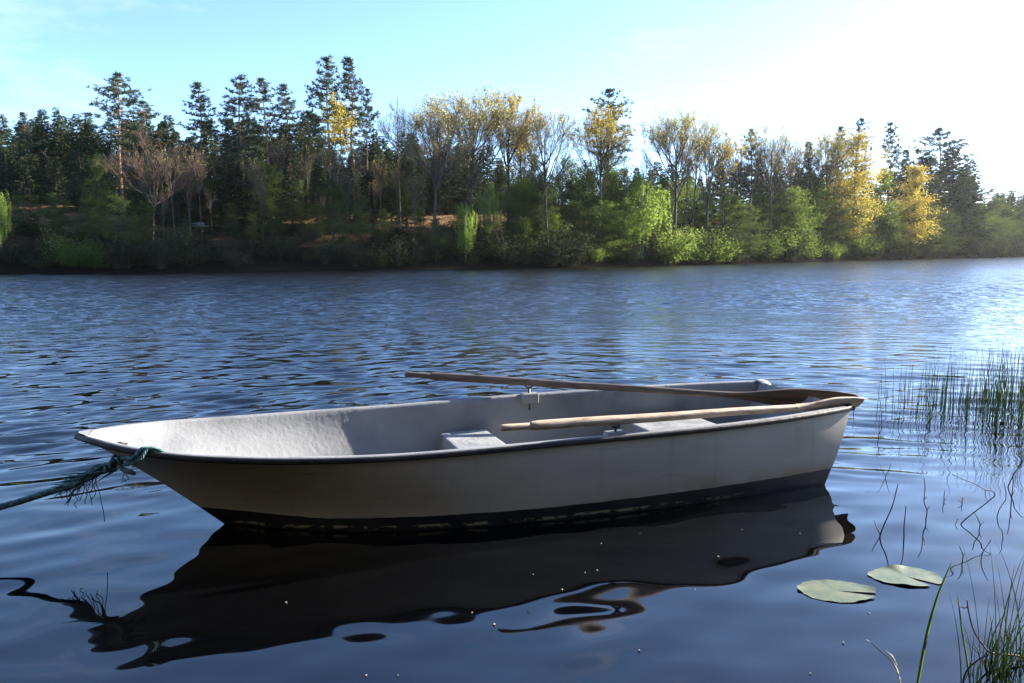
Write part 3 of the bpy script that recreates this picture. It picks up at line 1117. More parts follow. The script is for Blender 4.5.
def make_fan(seed, H=13.0, fork=.42, width=.55, leaf='bud', nleaf=.6, leafs=.11, low=.35, side=None, n=(14, 8, 7, 4), r0=.17, flat=.22, bark='bark', twig='twig'):
    """tall budding broadleaf: straight bole, limbs sweeping up and out into a fan, sprays of fine twigs, young leaves at the tips"""
    r = np.random.default_rng(seed)
    tk, tw, lf = MB(), MB(), MB()
    W = H * width / 2
    bend = r.normal(0, .25, 2)
    ax = lambda z: np.array([bend[0] * math.sin(z / H * 2.2), bend[1] * math.sin(z / H * 1.9), z])
    zf = H * fork
    ztop = zf + (H - zf) * .62
    tk.tube([ax(z) for z in np.linspace(0, ztop, 12)], list(np.linspace(r0, r0 * .22, 12)), 8)
    tips = []

    def spray(p, d, ln, lev, rad):
        d = d / (np.linalg.norm(d) + 1e-9)
        e = p + d * ln * .5 + r.normal(0, .05 * ln, 3)
        q = e + (d + np.array([0, 0, .25])) * ln * .5 + r.normal(0, .06 * ln, 3)
        tw.tube([p, e, q], [rad, rad * .75, max(rad * .45, .0055)], 3, cap=False)
        if lev == 3:
            tips.append(q); tips.append(e)
            return
        for _ in range(n[lev + 1]):
            t = r.uniform(.25, 1.0)
            b_ = p + (e - p) * t * 2 if t < .5 else e + (q - e) * (t - .5) * 2
            nd = d + rvec(1, r)[0] * .75 + np.array([0, 0, .25])
            spray(b_, nd, ln * r.uniform(.42, .68), lev + 1, max(rad * .6, .0065))
    for i in range(n[0]):
        rho = math.sqrt((i + .35) / n[0])
        th = i * 2.39996 + r.normal(0, .25)
        z0 = zf * .86 + (H - zf) * .55 * r.uniform(0, 1) ** 1.6
        p0 = ax(z0)
        out = np.array([math.cos(th), math.sin(th), 0])
        end = ax(zf) * np.array([1, 1, 0]) + out * W * rho * .86 + np.array([0, 0, H * (1 - flat * rho ** 2) * r.uniform(.86, .96)])
        end[2] = max(end[2], z0 + H * .12)
        c = p0 + out * W * rho * .52 + np.array([0, 0, (end[2] - z0) * .40])
        q = np.linspace(0, 1, 9)[:, None]
        P = (1 - q) ** 2 * p0 + 2 * q * (1 - q) * c + q ** 2 * end + r.normal(0, .05, (9, 3)) * q
        tk.tube(P, list(np.linspace(r0 * .38, .014, 9)), 5, cap=False)
        for j in range(n[1]):
            t = r.uniform(.28, 1.0)
            k = min(7, int(t * 8))
            b_ = P[k] + (P[k + 1] - P[k]) * (t * 8 - k)
            tan_ = P[k + 1] - P[k]
            tan_ /= np.linalg.norm(tan_)
            nd = tan_ + rvec(1, r)[0] * .6 + out * .25 * rho + np.array([0, 0, .15])
            spray(b_, nd, H * (.16 - .08 * t) * r.uniform(.7, 1.2), 1, .017)
    pts = np.array(tips)
    zt = pts[:, 2].max()
    w = (pts[:, 2] - zf) / (zt - zf)
    pr = nleaf * (.12 + smooth01(w, low, .95))
    if side is not None:
        pr = pr * (.2 + 2.0 * smooth01(pts[:, 0] * side, 0, W * .7))
    kk = r.poisson(np.maximum(pr, 0))
    cen = np.repeat(pts, kk, axis=0)
    cen = cen + r.normal(0, .09, cen.shape)
    if len(cen):
        add_leaves(lf, cen, leafs, leafs * .65, r)
    out_ = {'trunk': tk.mesh('trunk', M[bark]), 'branches': tw.mesh('branches', M[twig]), 'H': zt}
    if lf.n:
        out_['foliage'] = lf.mesh('foliage', M[leaf])
    return out_


def make_leafy(seed, H=10.0, width=.25, leaf='fresh', n_=5200, bark='birchbark', weep=0.0, base=.15, leafs=.15, clumps=60, flat=.5, prof=None, r0=.09):
    """leafy young broadleaf: limbs in tiers with clumps of small leaves along them, gaps between the clumps"""
    r = np.random.default_rng(seed)
    tk, lf = MB(), MB()
    kx, ky = r.normal(0, .03 * H, 4), r.normal(0, .02 * H, 4)
    kx[0] = ky[0] = 0
    zz = np.linspace(0, H, 4)
    ax = lambda z: np.array([float(cubic([z], zz, kx)[0]), float(cubic([z], zz, ky)[0]), z])
    tk.tube([ax(z) for z in np.linspace(0, H * .97, 9)], list(np.linspace(r0, .012, 9)), 6)
    cen = []
    per = n_ // clumps
    prof = prof or (lambda t: math.sin(math.pi * (.12 + .83 * t)) ** .75)
    for c in range(clumps):
        t = r.uniform(0, 1) ** .9
        z = H * (base + (1 - base) * t)
        ln = H * width * prof(t) * r.uniform(.35, 1.15)
        th = r.uniform(0, 6.28)
        d = np.array([math.cos(th), math.sin(th), 0])
        rise = r.uniform(.1, .6)
        p0 = ax(z * .9)
        end = ax(z) + d * ln + np.array([0, 0, rise * ln * .3])
        mid = (p0 + end) / 2 + np.array([0, 0, .1 * ln])
        tk.tube([p0, mid, end], [.024, .015, .006], 4, cap=False)
        if weep:
            for _ in range(per // 26 + 1):
                s0 = mid + (end - mid) * r.uniform(0, 1.1) + r.normal(0, .15, 3)
                L_ = H * weep * r.uniform(.4, 1.2)
                sway = r.normal(0, .12, 2)
                q = np.linspace(0, 1, 26)
                strand_ = s0 + np.stack([sway[0] * q * L_ * .5, sway[1] * q * L_ * .5, -q * L_], 1) + r.normal(0, .05, (26, 3))
                strand_[:, 2] = np.maximum(strand_[:, 2], .3)
                cen.append(strand_)
        else:
            k = int(per * r.uniform(.5, 1.5))
            s = r.uniform(.25, 1.12, (k, 1))
            rad = .10 + .13 * ln
            cen.append(p0 + (end - p0) * s + r.normal(0, rad, (k, 3)) * np.array([1, 1, 1 - flat]))
    add_leaves(lf, np.concatenate(cen), leafs, leafs * .62, r, down=.5 if weep else 0, flat=0 if weep else flat * .6)
    return {'trunk': tk.mesh('trunk', M[bark]), 'foliage': lf.mesh('foliage', M[leaf]), 'H': H}


def make_bush(seed, H=2.4, width=1.0, leaf='dark', n_=1800, leafs=.14):
    r = np.random.default_rng(seed)
    tk, lf = MB(), MB()
    cen = []
    for c in range(22):
        th = r.uniform(0, 6.28); tilt = r.uniform(.05, 1.1)
        ln = H * r.uniform(.45, 1.0)
        d = np.array([math.cos(th) * tilt * width, math.sin(th) * tilt * width, 1.0]); d /= np.linalg.norm(d)
        b_ = np.array([math.cos(th), math.sin(th), 0]) * r.uniform(0, .3) * width
        end = b_ + d * ln + np.array([0, 0, -.1 * tilt * ln])
        tk.tube([b_, (b_ + end) / 2 + np.array([0, 0, .08 * ln]), end], [.022, .014, .005], 4, cap=False)
        k = int(n_ / 22)
        s = r.uniform(.15, 1.05, (k, 1))
        cen.append(b_ + (end - b_) * s + r.normal(0, .14 * H * .6, (k, 3)) * np.array([1, 1, .7]))
    c = np.concatenate(cen)
    c = c[c[:, 2] > .02]
    add_leaves(lf, c, leafs, leafs * .6, r)
    return {'stems': tk.mesh('stems', M['bark']), 'foliage': lf.mesh('foliage', M[leaf]), 'H': H}


PROTO = {
    'spruce': [make_spruce(s, 14, 1.0, b_, sp, .22) for s, b_, sp in ((1, .04, .23), (2, .10, .19), (3, .06, .26), (4, .16, .20))],
    'pine': [make_pine(s, 14, c, w) for s, c, w in ((11, .48, .19), (12, .52, .17), (13, .46, .21))],
    'layerpine': [make_pine(s, 14, c, w, True) for s, c, w in ((14, .56, .20), (15, .5, .15), (16, .60, .24))],
    'budding': [make_fan(22, 13, .46, .62, nleaf=1.35, low=.5, n=(18, 8, 6, 5)), make_fan(23, 13, .44, .58, nleaf=2.0, low=.45, n=(17, 8, 6, 5)), make_fan(24, 13, .54, .58, nleaf=1.5, low=.5, n=(14, 8, 6, 5))],
    'goldtop': [make_fan(31, 13, .46, .48, 'gold', 1.6, .13, .35), make_fan(32, 13, .46, .50, 'gold', 1.4, .13, .35, 1.0)],
    'bare': [make_fan(41, 10, .32, .75, nleaf=0, bark='bark', twig='browntwig', r0=.12, flat=.35), make_fan(42, 10, .3, .38, nleaf=0, bark='bark', twig='browntwig', r0=.11, n=(6, 9, 6, 4))],
    'thin': [make_fan(s, 12, .50, .26, nleaf=.25, r0=.085, n=(7, 6, 5, 3), bark='bark', twig='browntwig') for s in (45, 46)],
    'yellow': [make_leafy(51, 12, .22, 'gold', 13000, 'bark', 0, .14, .125, 90, .2, None, .12),
               make_leafy(52, 10, .20, 'gold', 11500, 'bark', 0, .16, .12, 85, .2, lambda t: (1 - t) ** .6 * .95 + .08, .12),
               make_leafy(53, 8, .14, 'gold', 1900, 'bark', 0, .62, .12, 18, .2, None, .08)],
    'green': [make_leafy(s, 9, w, 'fresh', 9500, 'bark', 0, .12, .125, 74, .55) for s, w in ((61, .27), (62, .33), (63, .22))],
    'midgreen': [make_leafy(s, 9, w, 'dark', 9000, 'bark', 0, .10, .135, 72, .5) for s, w in ((64, .3), (65, .24))],
    'lime': [make_leafy(s, 8, w, 'lime', 5200, 'birchbark', .20, .32, .15, 46, .3) for s, w in ((71, .2), (72, .26))],
    'bush': [make_bush(s, 2.4, w, 'shade', n, .13) for s, w, n in ((81, .8, 1500), (82, 1.3, 1700), (83, .5, 1100))],
    'greenbush': [make_bush(s, 2.4, w, 'fresh', 3400, .10) for s, w in ((84, 1.2), (85, .9))],
    'scrub': [make_bush(s, 2.2, w, 'scrub', 1500, .12) for s, w in ((86, 1.3), (87, 1.0))],
}
NAME = {'spruce': 'spruce_tree', 'pine': 'pine_tree', 'layerpine': 'pine_tree', 'budding': 'budding_tree', 'goldtop': 'golden_tree', 'bare': 'bare_tree',
        'thin': 'thin_tree', 'yellow': 'yellow_tree', 'green': 'green_tree', 'midgreen': 'green_tree', 'lime': 'weeping_tree', 'bush': 'bush', 'greenbush': 'bush', 'scrub': 'bush'}
tr_rng = np.random.default_rng(99)


def shore_y(px):
    k = (px - CX) / F_PX * math.cos(PITCH)           # x = k*y near the horizon
    k = (px - CX) / (F_PX * math.cos(PITCH) + (CY - HOR) * math.sin(PITCH))
    for a, b_ in zip(FAR[:-1], FAR[1:]):
        fa, fb = a[0] - k * a[1], b_[0] - k * b_[1]
        if (fa <= 0 <= fb) or (fb <= 0 <= fa):
            t = fa / (fa - fb)
            y = a[1] + (b_[1] - a[1]) * t
            if y > 5:
                return y, k
    return 100, k


def plant(px, top, kind, off, label, var=0, w=1.0, group=None, height=None, cat=None):
    ys, k = shore_y(px)
    y = ys + off
    x = k * y
    z = float(terrain_z(np.array([x]), np.array([y]))[0])
    if height is None:
        d = ray(px, top)
        height = CAMH + d[2] * y / d[1] - z
    pr = PROTO[kind][var % len(PROTO[kind])]
    s = height / pr['H']
    o = empty(NAME[kind], (x, y, z - .12), tr_rng.uniform(0, 6.28))
    if kind in ('goldtop',) and var == 1:
        o.rotation_euler[2] = 0
    o.scale = (s * w, s * w, s)
    for nm in ('trunk', 'stems', 'branches', 'foliage'):
        if nm in pr:
            link(nm, pr[nm], o)
    tag(o, label, cat or ('bush' if 'bush' in NAME[kind] else 'tree'), group)
    return o


# --- trees one can tell apart, left to right: pixel column, pixel of the top, kind, metres behind the shore
T = [
    (2, 182, 'lime', 3, 'pale green weeping birch cut by the left picture edge', 0, .8),
    (33, 112, 'layerpine', 15, 'tall slim pine with a long pale trunk at the far left of the wood', 1, .9),
    (52, 106, 'spruce', 20, 'pointed dark spruce just right of the slim pale-trunked pine', 0, 1),
    (66, 104, 'spruce', 21, 'sharp-topped dark spruce, the tallest tip left of the big open-crowned pine', 1, .8),
    (88, 111, 'spruce', 20, 'broad dark spruce behind the round dark green tree on the left', 2, 1),
    (96, 109, 'spruce', 22, 'narrow dark spruce spire close to the left of the big open-crowned pine', 3, .8),
    (102, 152, 'midgreen', 7, 'round dark green leafy tree below the big open-crowned pine', 0, .9),
    (127, 72, 'pine', 14, 'big open-crowned pine with orange trunk rising high over the left wood', 0, 1.0),
    (152, 100, 'pine', 17, 'rounded paler pine directly behind the spreading bare brown tree', 2, .95),
    (153, 124, 'bare', 6, 'spreading bare brown tree standing before the pines on the left', 0, 1.25),
    (192, 140, 'bare', 8, 'upright bare brown tree with pale stem left of the white boulder', 1, 1.0),
    (207, 82, 'layerpine', 14, 'slender pine with tiered top standing alone above the white boulder', 1, 1.0),
    (246, 75, 'layerpine', 13, 'bushy-topped pine with leaning pale trunk, leftmost of the row of three pines', 0, 1.0),
    (270, 77, 'pine', 14, 'flat-crowned pine in the middle of the row of three pines', 1, .9),
    (291, 84, 'layerpine', 15, 'thin-topped pine, rightmost of the row of three pines', 1, .9),
    (310, 110, 'pine', 16, 'low-crowned pine leaning against the tallest pine of the wood', 0, .8),
    (331, 56, 'layerpine', 12, 'tallest pine of the wood with broad tiered dark crown', 2, .85),
    (355, 58, 'layerpine', 13, 'slim second-tallest pine beside the tallest tiered pine', 1, .85),
    (370, 88, 'pine', 17, 'small-topped pine just right of the slim second-tallest pine', 1, .6),
    (341, 93, 'yellow', 9, 'thin tree with a yellow leaf tuft in front of the tallest pine', 2, .9),
    (377, 130, 'spruce', 12, 'dark spruce left of the first budding tree with forked trunk', 1, .9),
    (401, 96, 'thin', 8, 'thin grey bare tree left of the first big fork-trunked budding tree', 0, 1.0),
    (432, 88, 'budding', 3, 'big fork-trunked budding tree, leftmost of the bronze-tipped row', 0, 1.05),
    (470, 84, 'budding', 5, 'broad budding tree with golden haze, second of the bronze-tipped row', 1, 1.1),
    (508, 84, 'goldtop', 6, 'budding tree with deep golden top leaves beside the slender yellow-green one', 0, .9),
    (520, 120, 'yellow', 7, 'tree with golden leaf tufts hanging right of the weeping birches', 2, 1.3),
    (466, 196, 'lime', 1.5, 'pale green weeping birch at the shore, lower of the pair below the budding row', 0, .85),
    (490, 180, 'lime', 3, 'pale green weeping birch, upper right of the pair below the budding row', 1, .7),
    (690, 112, 'thin', 8, 'slim budding tree between the tall narrow fan crown and the yellow-sided tree', 1, 1.1),
    (548, 93, 'budding', 2, 'bronze-tipped tree with a clear Y fork and straight dark trunk', 2, .95),
    (528, 105, 'thin', 9, 'thin leafless tree left of the tree with the clear Y fork', 1, 1.0),
    (606, 88, 'pine', 12, 'blue-green pine with bare lower trunk behind the golden-topped tree at mid shore', 2, .8),
    (600, 100, 'goldtop', 3, 'golden-topped tree with twin dark stems in front of the blue-green pine', 0, .9),
    (642, 172, 'lime', 3, 'bright green bushy birch with drooping lower branches at mid shore', 1, 1.25),
    (674, 104, 'budding', 3, 'tall pale budding tree with narrow fan crown, first right of the bright green birch', 1, 1.0),
    (705, 113, 'goldtop', 5, 'budding tree with yellow leaves on its right side above the brown clearing', 1, .95),
    (722, 140, 'thin', 7, 'thin bare tree right of the brown clearing', 0, 1.2),
    (749, 128, 'pine', 9, 'small dark pine with two bare stems between the budding trees', 1, .75),
    (772, 118, 'budding', 4, 'tall budding tree with yellowish top right of the small dark pine', 0, .95),
    (790, 132, 'thin', 7, 'thin bare tree behind the last budding tree with yellowish top', 1, 1.2),
    (805, 142, 'layerpine', 10, 'ragged thin dark pine left of the big yellow tree', 1, .8),
    (824, 126, 'goldtop', 9, 'sparse tree with a few yellow top leaves left of the big yellow tree', 0, .8),
    (833, 127, 'layerpine', 14, 'pine tip showing just behind the left edge of the big yellow tree', 1, .8),
    (853, 132, 'yellow', 4, 'big yellow tree leafed from crown to foot by the right shore', 0, 1.15),
    (853, 118, 'pine', 16, 'pine tip peeping over the big yellow tree', 1, .7),
    (884, 122, 'layerpine', 14, 'tall pine between the two yellow trees', 0, .75),
    (902, 150, 'layerpine', 16, 'shorter pine peeping over the narrow yellow tree', 1, .9),
    (882, 170, 'green', 5, 'fresh green tree filling the gap between the two yellow trees', 2, 1.1),
    (911, 164, 'yellow', 3, 'narrow yellow tree tapering to a rounded top beside the dark pines', 1, 1.55),
    (934, 128, 'pine', 12, 'large ragged dark pine, tallest of the right-hand end', 0, 1.1),
    (950, 145, 'spruce', 8, 'wide dark conifer reaching to the water right of the narrow yellow tree', 2, 1.2),
    (966, 175, 'spruce', 6, 'lower dark conifer at the right end of the dark pines', 0, 1.3),
    (977, 203, 'green', 4, 'small bright green tree on the right shore beyond the dark conifers', 0, .9),
    (990, 188, 'pine', 10, 'far hazy pine just right of the small bright green tree', 1, 1.2),
    (1006, 190, 'pine', 8, 'far hazy pine near the right picture edge', 2, 1.2),
    (1021, 194, 'pine', 9, 'far hazy pine cut by the right picture edge', 0, 1.2),
]
for px, top, kind, off, label, var, w in T:
    plant(px, top, kind, off, label, var, w)

# --- the closed wood behind
gr = np.random.default_rng(5)


def row(xs, tops, kind, offs, label, group, ws=(.8, 1.2), jit=4):
    for px in xs:
        px = px + gr.uniform(-jit, jit)
        plant(px, gr.uniform(*tops), kind, gr.uniform(*offs), label, int(gr.integers(0, 9)), gr.uniform(*ws), group)


row(np.arange(-16, 130, 6), (110, 134), 'spruce', (17, 34), 'dark spruce in the closed wood left of the open-crowned pine', 'spruces of the left wood', (.9, 1.3))
row(np.arange(-12, 128, 11), (130, 165), 'spruce', (13, 18), 'shorter dark spruce in front of the closed left wood', 'shorter spruces of the left wood', (1, 1.4))
row(np.arange(135, 330, 6), (112, 140), 'spruce', (17, 32), 'dark spruce in the wood behind the row of three pines', 'spruces behind the pines', (.9, 1.3))
row(np.arange(140, 335, 10), (140, 185), 'spruce', (8, 15), 'young spruce in the shade under the row of three pines', 'young spruces under the pines', (1, 1.4))
row(np.arange(335, 475, 6), (128, 160), 'spruce', (20, 34), 'dark spruce far behind the first budding trees', 'spruces behind the budding trees', (.9, 1.3))
row(np.arange(335, 420, 10), (145, 190), 'spruce', (9, 16), 'young spruce on the slope left of the first budding tree', 'young spruces left of the budding tree', (1, 1.4))
row(np.arange(470, 840, 7), (158, 186), 'spruce', (24, 42), 'distant spruce on the skyline behind the brown clearing', 'distant spruces behind the clearing', (1, 1.5))
row(np.arange(760, 930, 9), (160, 190), 'spruce', (12, 26), 'spruce in the wood behind the yellow trees', 'spruces behind the yellow trees', (1, 1.4))
row(np.arange(912, 975, 9), (150, 185), 'spruce', (7, 16), 'dark conifer crowded around the large ragged dark pine', 'conifers around the ragged pine', (1, 1.5))
row(np.arange(972, 1045, 6), (186, 205), 'spruce', (6, 30), 'far spruce in the wood at the right end', 'spruces at the right end', (1.2, 1.7))
row(np.arange(330, 540, 7), (140, 170), 'spruce', (36, 60), 'far spruce seen between the trunks of the budding row', 'far spruces beyond the budding row', (1.2, 1.7))
row(np.arange(1046, 1190, 9), (190, 208), 'spruce', (4, 24), 'far spruce on the shore curving away beyond the right edge', 'spruces beyond the right edge', (1.3, 1.9))
# half-grown broadleaves on the slope
row(np.arange(150, 420, 21), (160, 210), 'midgreen', (3, 12), 'dark green young tree among the pine trunks on the shaded slope', 'dark young trees on the slope', (.8, 1.2))
row(np.arange(-5, 150, 14), (188, 215), 'midgreen', (3, 9), 'dark green low tree on the left bank below the closed wood', 'dark low trees on the left bank', (.9, 1.3))
row(np.arange(420, 520, 13), (185, 225), 'midgreen', (1.5, 8), 'dark green low tree around the pair of weeping birches', 'dark low trees by the weeping birches', (.9, 1.3))
row(np.arange(512, 665, 10), (150, 192), 'green', (5, 16), 'fresh green young tree on the slope under the budding row', 'fresh green trees on the slope', (.8, 1.3))
row(np.arange(518, 665, 14), (172, 210), 'midgreen', (3, 10), 'darker green young tree on the slope under the budding row', 'darker green trees on the slope', (.9, 1.3))
row(np.arange(522, 640, 26), (195, 222), 'green', (2, 5), 'low fresh green tree close to the shore under the budding row', 'low green trees by the shore', (.9, 1.3))
row(np.arange(735, 850, 19), (165, 205), 'green', (4, 14), 'fresh green young tree behind the shore between clearing and yellow tree', 'green trees right of the clearing', (.9, 1.3))
row(np.arange(735, 850, 14), (185, 225), 'midgreen', (2, 7), 'dark green young tree at the shore between clearing and yellow tree', 'dark green trees right of the clearing', (1, 1.4))
row(np.arange(660, 740, 16), (175, 195), 'green', (17, 24), 'green tree behind the top of the brown clearing', 'green trees above the clearing', (1, 1.5))
row(np.arange(860, 1030, 11), (190, 220), 'midgreen', (2, 8), 'dark green low tree at the foot of the right-hand wood', 'low dark trees at the right end', (1, 1.5))
row(np.arange(150, 425, 13), (128, 190), 'thin', (3, 13), 'thin grey leafless stem on the shaded slope under the pines', 'thin leafless trees under the pines', (.6, 1.0))
row(np.arange(20, 150, 26), (190, 213), 'green', (8, 13), 'light green sapling at the edge of the sunlit bank on the left', 'saplings on the left bank', (.8, 1.2))
row(np.arange(520, 840, 21), (140, 185), 'thin', (3, 11), 'thin dark leafless stem among the fresh green trees', 'thin stems among the green trees', (.6, 1.0))
# bushes on the water's edge and up the slope
row(np.arange(-6, 440, 15), (218, 254), 'bush', (.5, 3.5), 'low dark bush on the left bank at the water', 'dark bushes of the left bank', (1, 1.6))
row(np.arange(-6, 520, 15), (212, 234), 'bush', (4, 11), 'dark bush half way up the shaded left slope', 'dark bushes on the left slope', (1, 1.7))
row(np.arange(-6, 440, 16), (232, 256), 'scrub', (.4, 7), 'low brown scrub bush on the left bank', 'brown scrub of the left bank', (1, 1.7))
row([72, 84, 98], (228, 238), 'greenbush', (.6, 1.6), 'green leafy bush at the water below the round dark green tree', 'green bushes of the left bank', (1.2, 1.6))
row(np.arange(440, 860, 16), (218, 252), 'bush', (.5, 3.5), 'low dark bush at the water between the weeping birches and the yellow tree', 'dark bushes of the middle shore', (1, 1.6))
row(np.arange(520, 860, 24), (212, 246), 'greenbush', (.8, 7), 'green leafy bush near the water in the middle of the shore', 'green bushes of the middle shore', (.9, 1.5))
row(np.arange(860, 1035, 14), (222, 248), 'bush', (.5, 4), 'low dark bush at the water on the right-hand shore', 'dark bushes of the right shore', (1, 1.6))

# white boulder and felled stems on the bank
M['rock'] = noise_mat('pale_granite', [(.3, (.28, .27, .25)), (.7, (.6, .58, .54))], 5, 7, .9, .5)


def boulder(px, py, off, s, label, group=None):
    ys, k = shore_y(px)
    y = ys + off
    x = k * y
    z = float(terrain_z(np.array([x]), np.array([y]))[0])
    import bmesh
    bm = bmesh.new()
    bmesh.ops.create_icosphere(bm, subdivisions=3, radius=1)
    rr = np.random.default_rng(int(px))
    a = rr.normal(size=(5, 3))
    for v in bm.verts:
        c = np.array(v.co)
        q = 1 + sum(.12 * math.sin(2.2 * (c @ a[i]) + i) for i in range(5))
        v.co = Vector((c[0] * q * s * 1.3, c[1] * q * s, c[2] * q * s * .7))
    me_ = bpy.data.meshes.new('boulder')
    bm.to_mesh(me_); bm.free()
    me_.materials.append(M['rock'])
    o = link('boulder', me_)
    o.location = (x, y, z + s * .2)
    tag(o, label, 'boulder', group)


boulder(200, 208, 11, .45, 'pale boulder on the bank under the slender tiered pine')

# ------------------------------------------------------------------ unseen wood added behind the viewpoint to shade and warm the hull
wr2 = np.random.default_rng(77)
wd_ = MB()
cs = []
for i in range(150):
    th = R(wr2.uniform(95, 268)); d = wr2.uniform(7, 17)
    c = np.array([d * math.sin(th) * 1.3, d * math.cos(th) - 1.5, 0])
    h = wr2.uniform(8, 15)
    wd_.tube([c, c + np.array([.2, .1, h * .5]), c + np.array([.1, .3, h])], [.16, .11, .03], 6)
    k_ = 420
    q = wr2.uniform(.06, 1, k_)
    rad = 2.1 * np.sin(np.pi * (.15 + .8 * q)) * wr2.uniform(.3, 1, k_) ** .5
    a_ = wr2.uniform(0, 6.283, k_)
    cs.append(c + np.stack([rad * np.cos(a_), rad * np.sin(a_), q * h], 1))
lv = MB()
add_leaves(lv, np.concatenate(cs), .62, .42, wr2)
o = lv.n
wd_.v += lv.v; wd_.f += [tuple(i + wd_.n for i in q) for q in lv.f]; wd_.mi += [1] * len(lv.f); wd_.n += lv.n
tag(wd_.build('added_shade_wood', [M['bark'], M['dryleaf']]), 'unseen leafy wood added behind the viewpoint to shade the boat', 'wood', kind='stuff')

# ------------------------------------------------------------------ reeds and water plants
M['reed'] = leaf_mat('reed_green', (.09, .13, .05), (.18, .25, .09), .4, (.16, .24, .06), .1)
M['blade'] = leaf_mat('grass_green', (.08, .13, .03), (.16, .22, .06), .35, (.2, .3, .06), .1)
M['straw'] = noise_mat('dry_straw', [(.3, (.28, .22, .13)), (.7, (.5, .42, .28))], 20, rough=.8)
M['stick'] = noise_mat('dark_twig', [(.3, (.03, .022, .02)), (.7, (.10, .07, .055))], 30, rough=.85)
M['redstick'] = noise_mat('red_brown_twig', [(.3, (.10, .06, .045)), (.7, (.26, .17, .13))], 30, rough=.8)


def stem_blade(mbx, p, h, lean, r0, r):
    """one thin three-sided stem, slightly bowed"""
    k = 6
    q = np.linspace(0, 1, k)
    P = np.stack([p[0] + lean[0] * q ** 1.8 * h, p[1] + lean[1] * q ** 1.8 * h, p[2] + q * h], 1)
    mbx.tube(P, list(r0 * (1 - .75 * q ** 1.5)), 3, cap=False)


rr = np.random.default_rng(12)
rd = MB()


def reed_patch(x0, x1, y0, y1, k, h0, h1):
    for _ in range(k):
        px = rr.uniform(x0, x1); py = rr.uniform(y0, y1)
        p = at(px, py)
        p[:2] += rr.normal(0, .16, 2)
        stem_blade(rd, np.array([p[0], p[1], -.06]), rr.uniform(h0, h1) + .06, rr.normal(0, .07, 2), rr.uniform(.0018, .0040), rr)


for cx, wd, k in [(893, 5, 12), (905, 6, 22), (918, 8, 26), (930, 6, 22), (945, 7, 34), (958, 8, 30), (972, 9, 50), (985, 9, 55), (1000, 10, 75), (1014, 10, 85), (1030, 12, 90)]:
    g = (cx - 890) / 130
    reed_patch(cx - wd, cx + wd, 392 + 8 * rr.random(), 424 + 10 * rr.random(), int(k * (.75 + .15 * g)), .12 + .18 * g, .42 + .30 * g)
tag(rd.build('reed_bed', M['reed']), 'loose bed of thin dark green reeds standing in the shallow water on the right', 'reeds', kind='stuff')


def twig(pts, r0, label, mname='stick', extra=(), name='twig', cat='twig', group=None):
    """pts: (px, py, height over water) for a stick whose foot is in the water"""
    b0 = at(*pts[0][:2])
    mbx = MB()
    P = [at(pts[0][0], pts[0][1]) + np.array([0, 0, -.05])]
    for px, py in pts:
        P.append(at_depth(px, py, b0[1]))
    P = np.array(P) - b0
    mbx.tube(bez(P, 4 * len(P)), list(np.linspace(r0, r0 * .5, 4 * len(P))), 5)
    for e in extra:
        Q = np.array([at_depth(px, py, b0[1]) for px, py in e]) - b0
        mbx.tube(Q, list(np.linspace(r0 * .7, r0 * .35, len(Q))), 4)
    o = mbx.build(name, M[mname], smooth=True)
    o.location = tuple(b0)
    tag(o, label, cat, group)
    return o


twig([(880, 536), (884, 525), (892, 507), (896, 492), (898, 484)], .0042, 'kinked dark twig standing in the water above the lily pads', extra=[[(880, 534), (876, 526), (874, 520)]])
twig([(885, 478), (888, 472), (891, 464)], .0030, 'tiny forked twig near the stern, above the kinked twig', extra=[[(886, 477), (882, 470), (879, 463)]])
twig([(926, 519), (927, 510), (924, 502), (925, 488), (924, 478)], .0036, 'straight knobbly dark twig right of the kinked one', extra=[[(927, 510), (930, 506)], [(924, 500), (927, 496)]])
twig([(904, 537), (904, 527), (905, 516), (906, 506)], .0040, 'thin upright dark stick right behind the farther lily pad')
twig([(944, 502), (944, 496), (945, 490)], .0032, 'very short dark twig right of the knobbly one', extra=[[(944, 500), (947, 499)]])
twig([(962, 504), (962, 501), (963, 497)], .0034, 'shortest dark twig in the open water left of the fallen branch', extra=[[(961, 502), (958, 500)]])
twig([(979, 530), (980, 524), (977, 517), (974, 512)], .0032, 'red tipped twig below the fallen branch', 'redstick', extra=[[(980, 526), (984, 521)]])
twig([(1011, 505), (1012, 495), (1013, 484), (1013, 472)], .0038, 'upright dark twig at the right edge beyond the fallen branch', extra=[[(1012, 496), (1015, 490)]])
twig([(997, 517), (1000, 508), (1006, 498), (1004, 482)], .0032, 'bent dark twig between the fallen branch and the upright one')
twig([(962, 563), (963, 556), (961, 550), (959, 546)], .003, 'red brown sprig in the water under the fallen branch', 'redstick', extra=[[(963, 557), (965, 552)]])
twig([(981, 560), (983, 552), (987, 546), (991, 540)], .0028, 'slanting thin twig left of the tall grass at the right edge')
twig([(961, 524), (972, 514), (984, 505), (990, 500), (995, 495), (992, 491), (985, 490), (975, 484), (962, 479), (952, 474)], .0034, 'fallen dark branch with a loop, lying half out of the water', 'stick',
     extra=[[(985, 490), (986, 498), (988, 502)], [(958, 519), (952, 530), (949, 538)]], name='fallen_branch', cat='branch')
twig([(1008, 487), (1012, 478), (1018, 468), (1024, 460), (1034, 452)], .0042, 'dark branch reaching in from the right edge over the water', name='fallen_branch', cat='branch')


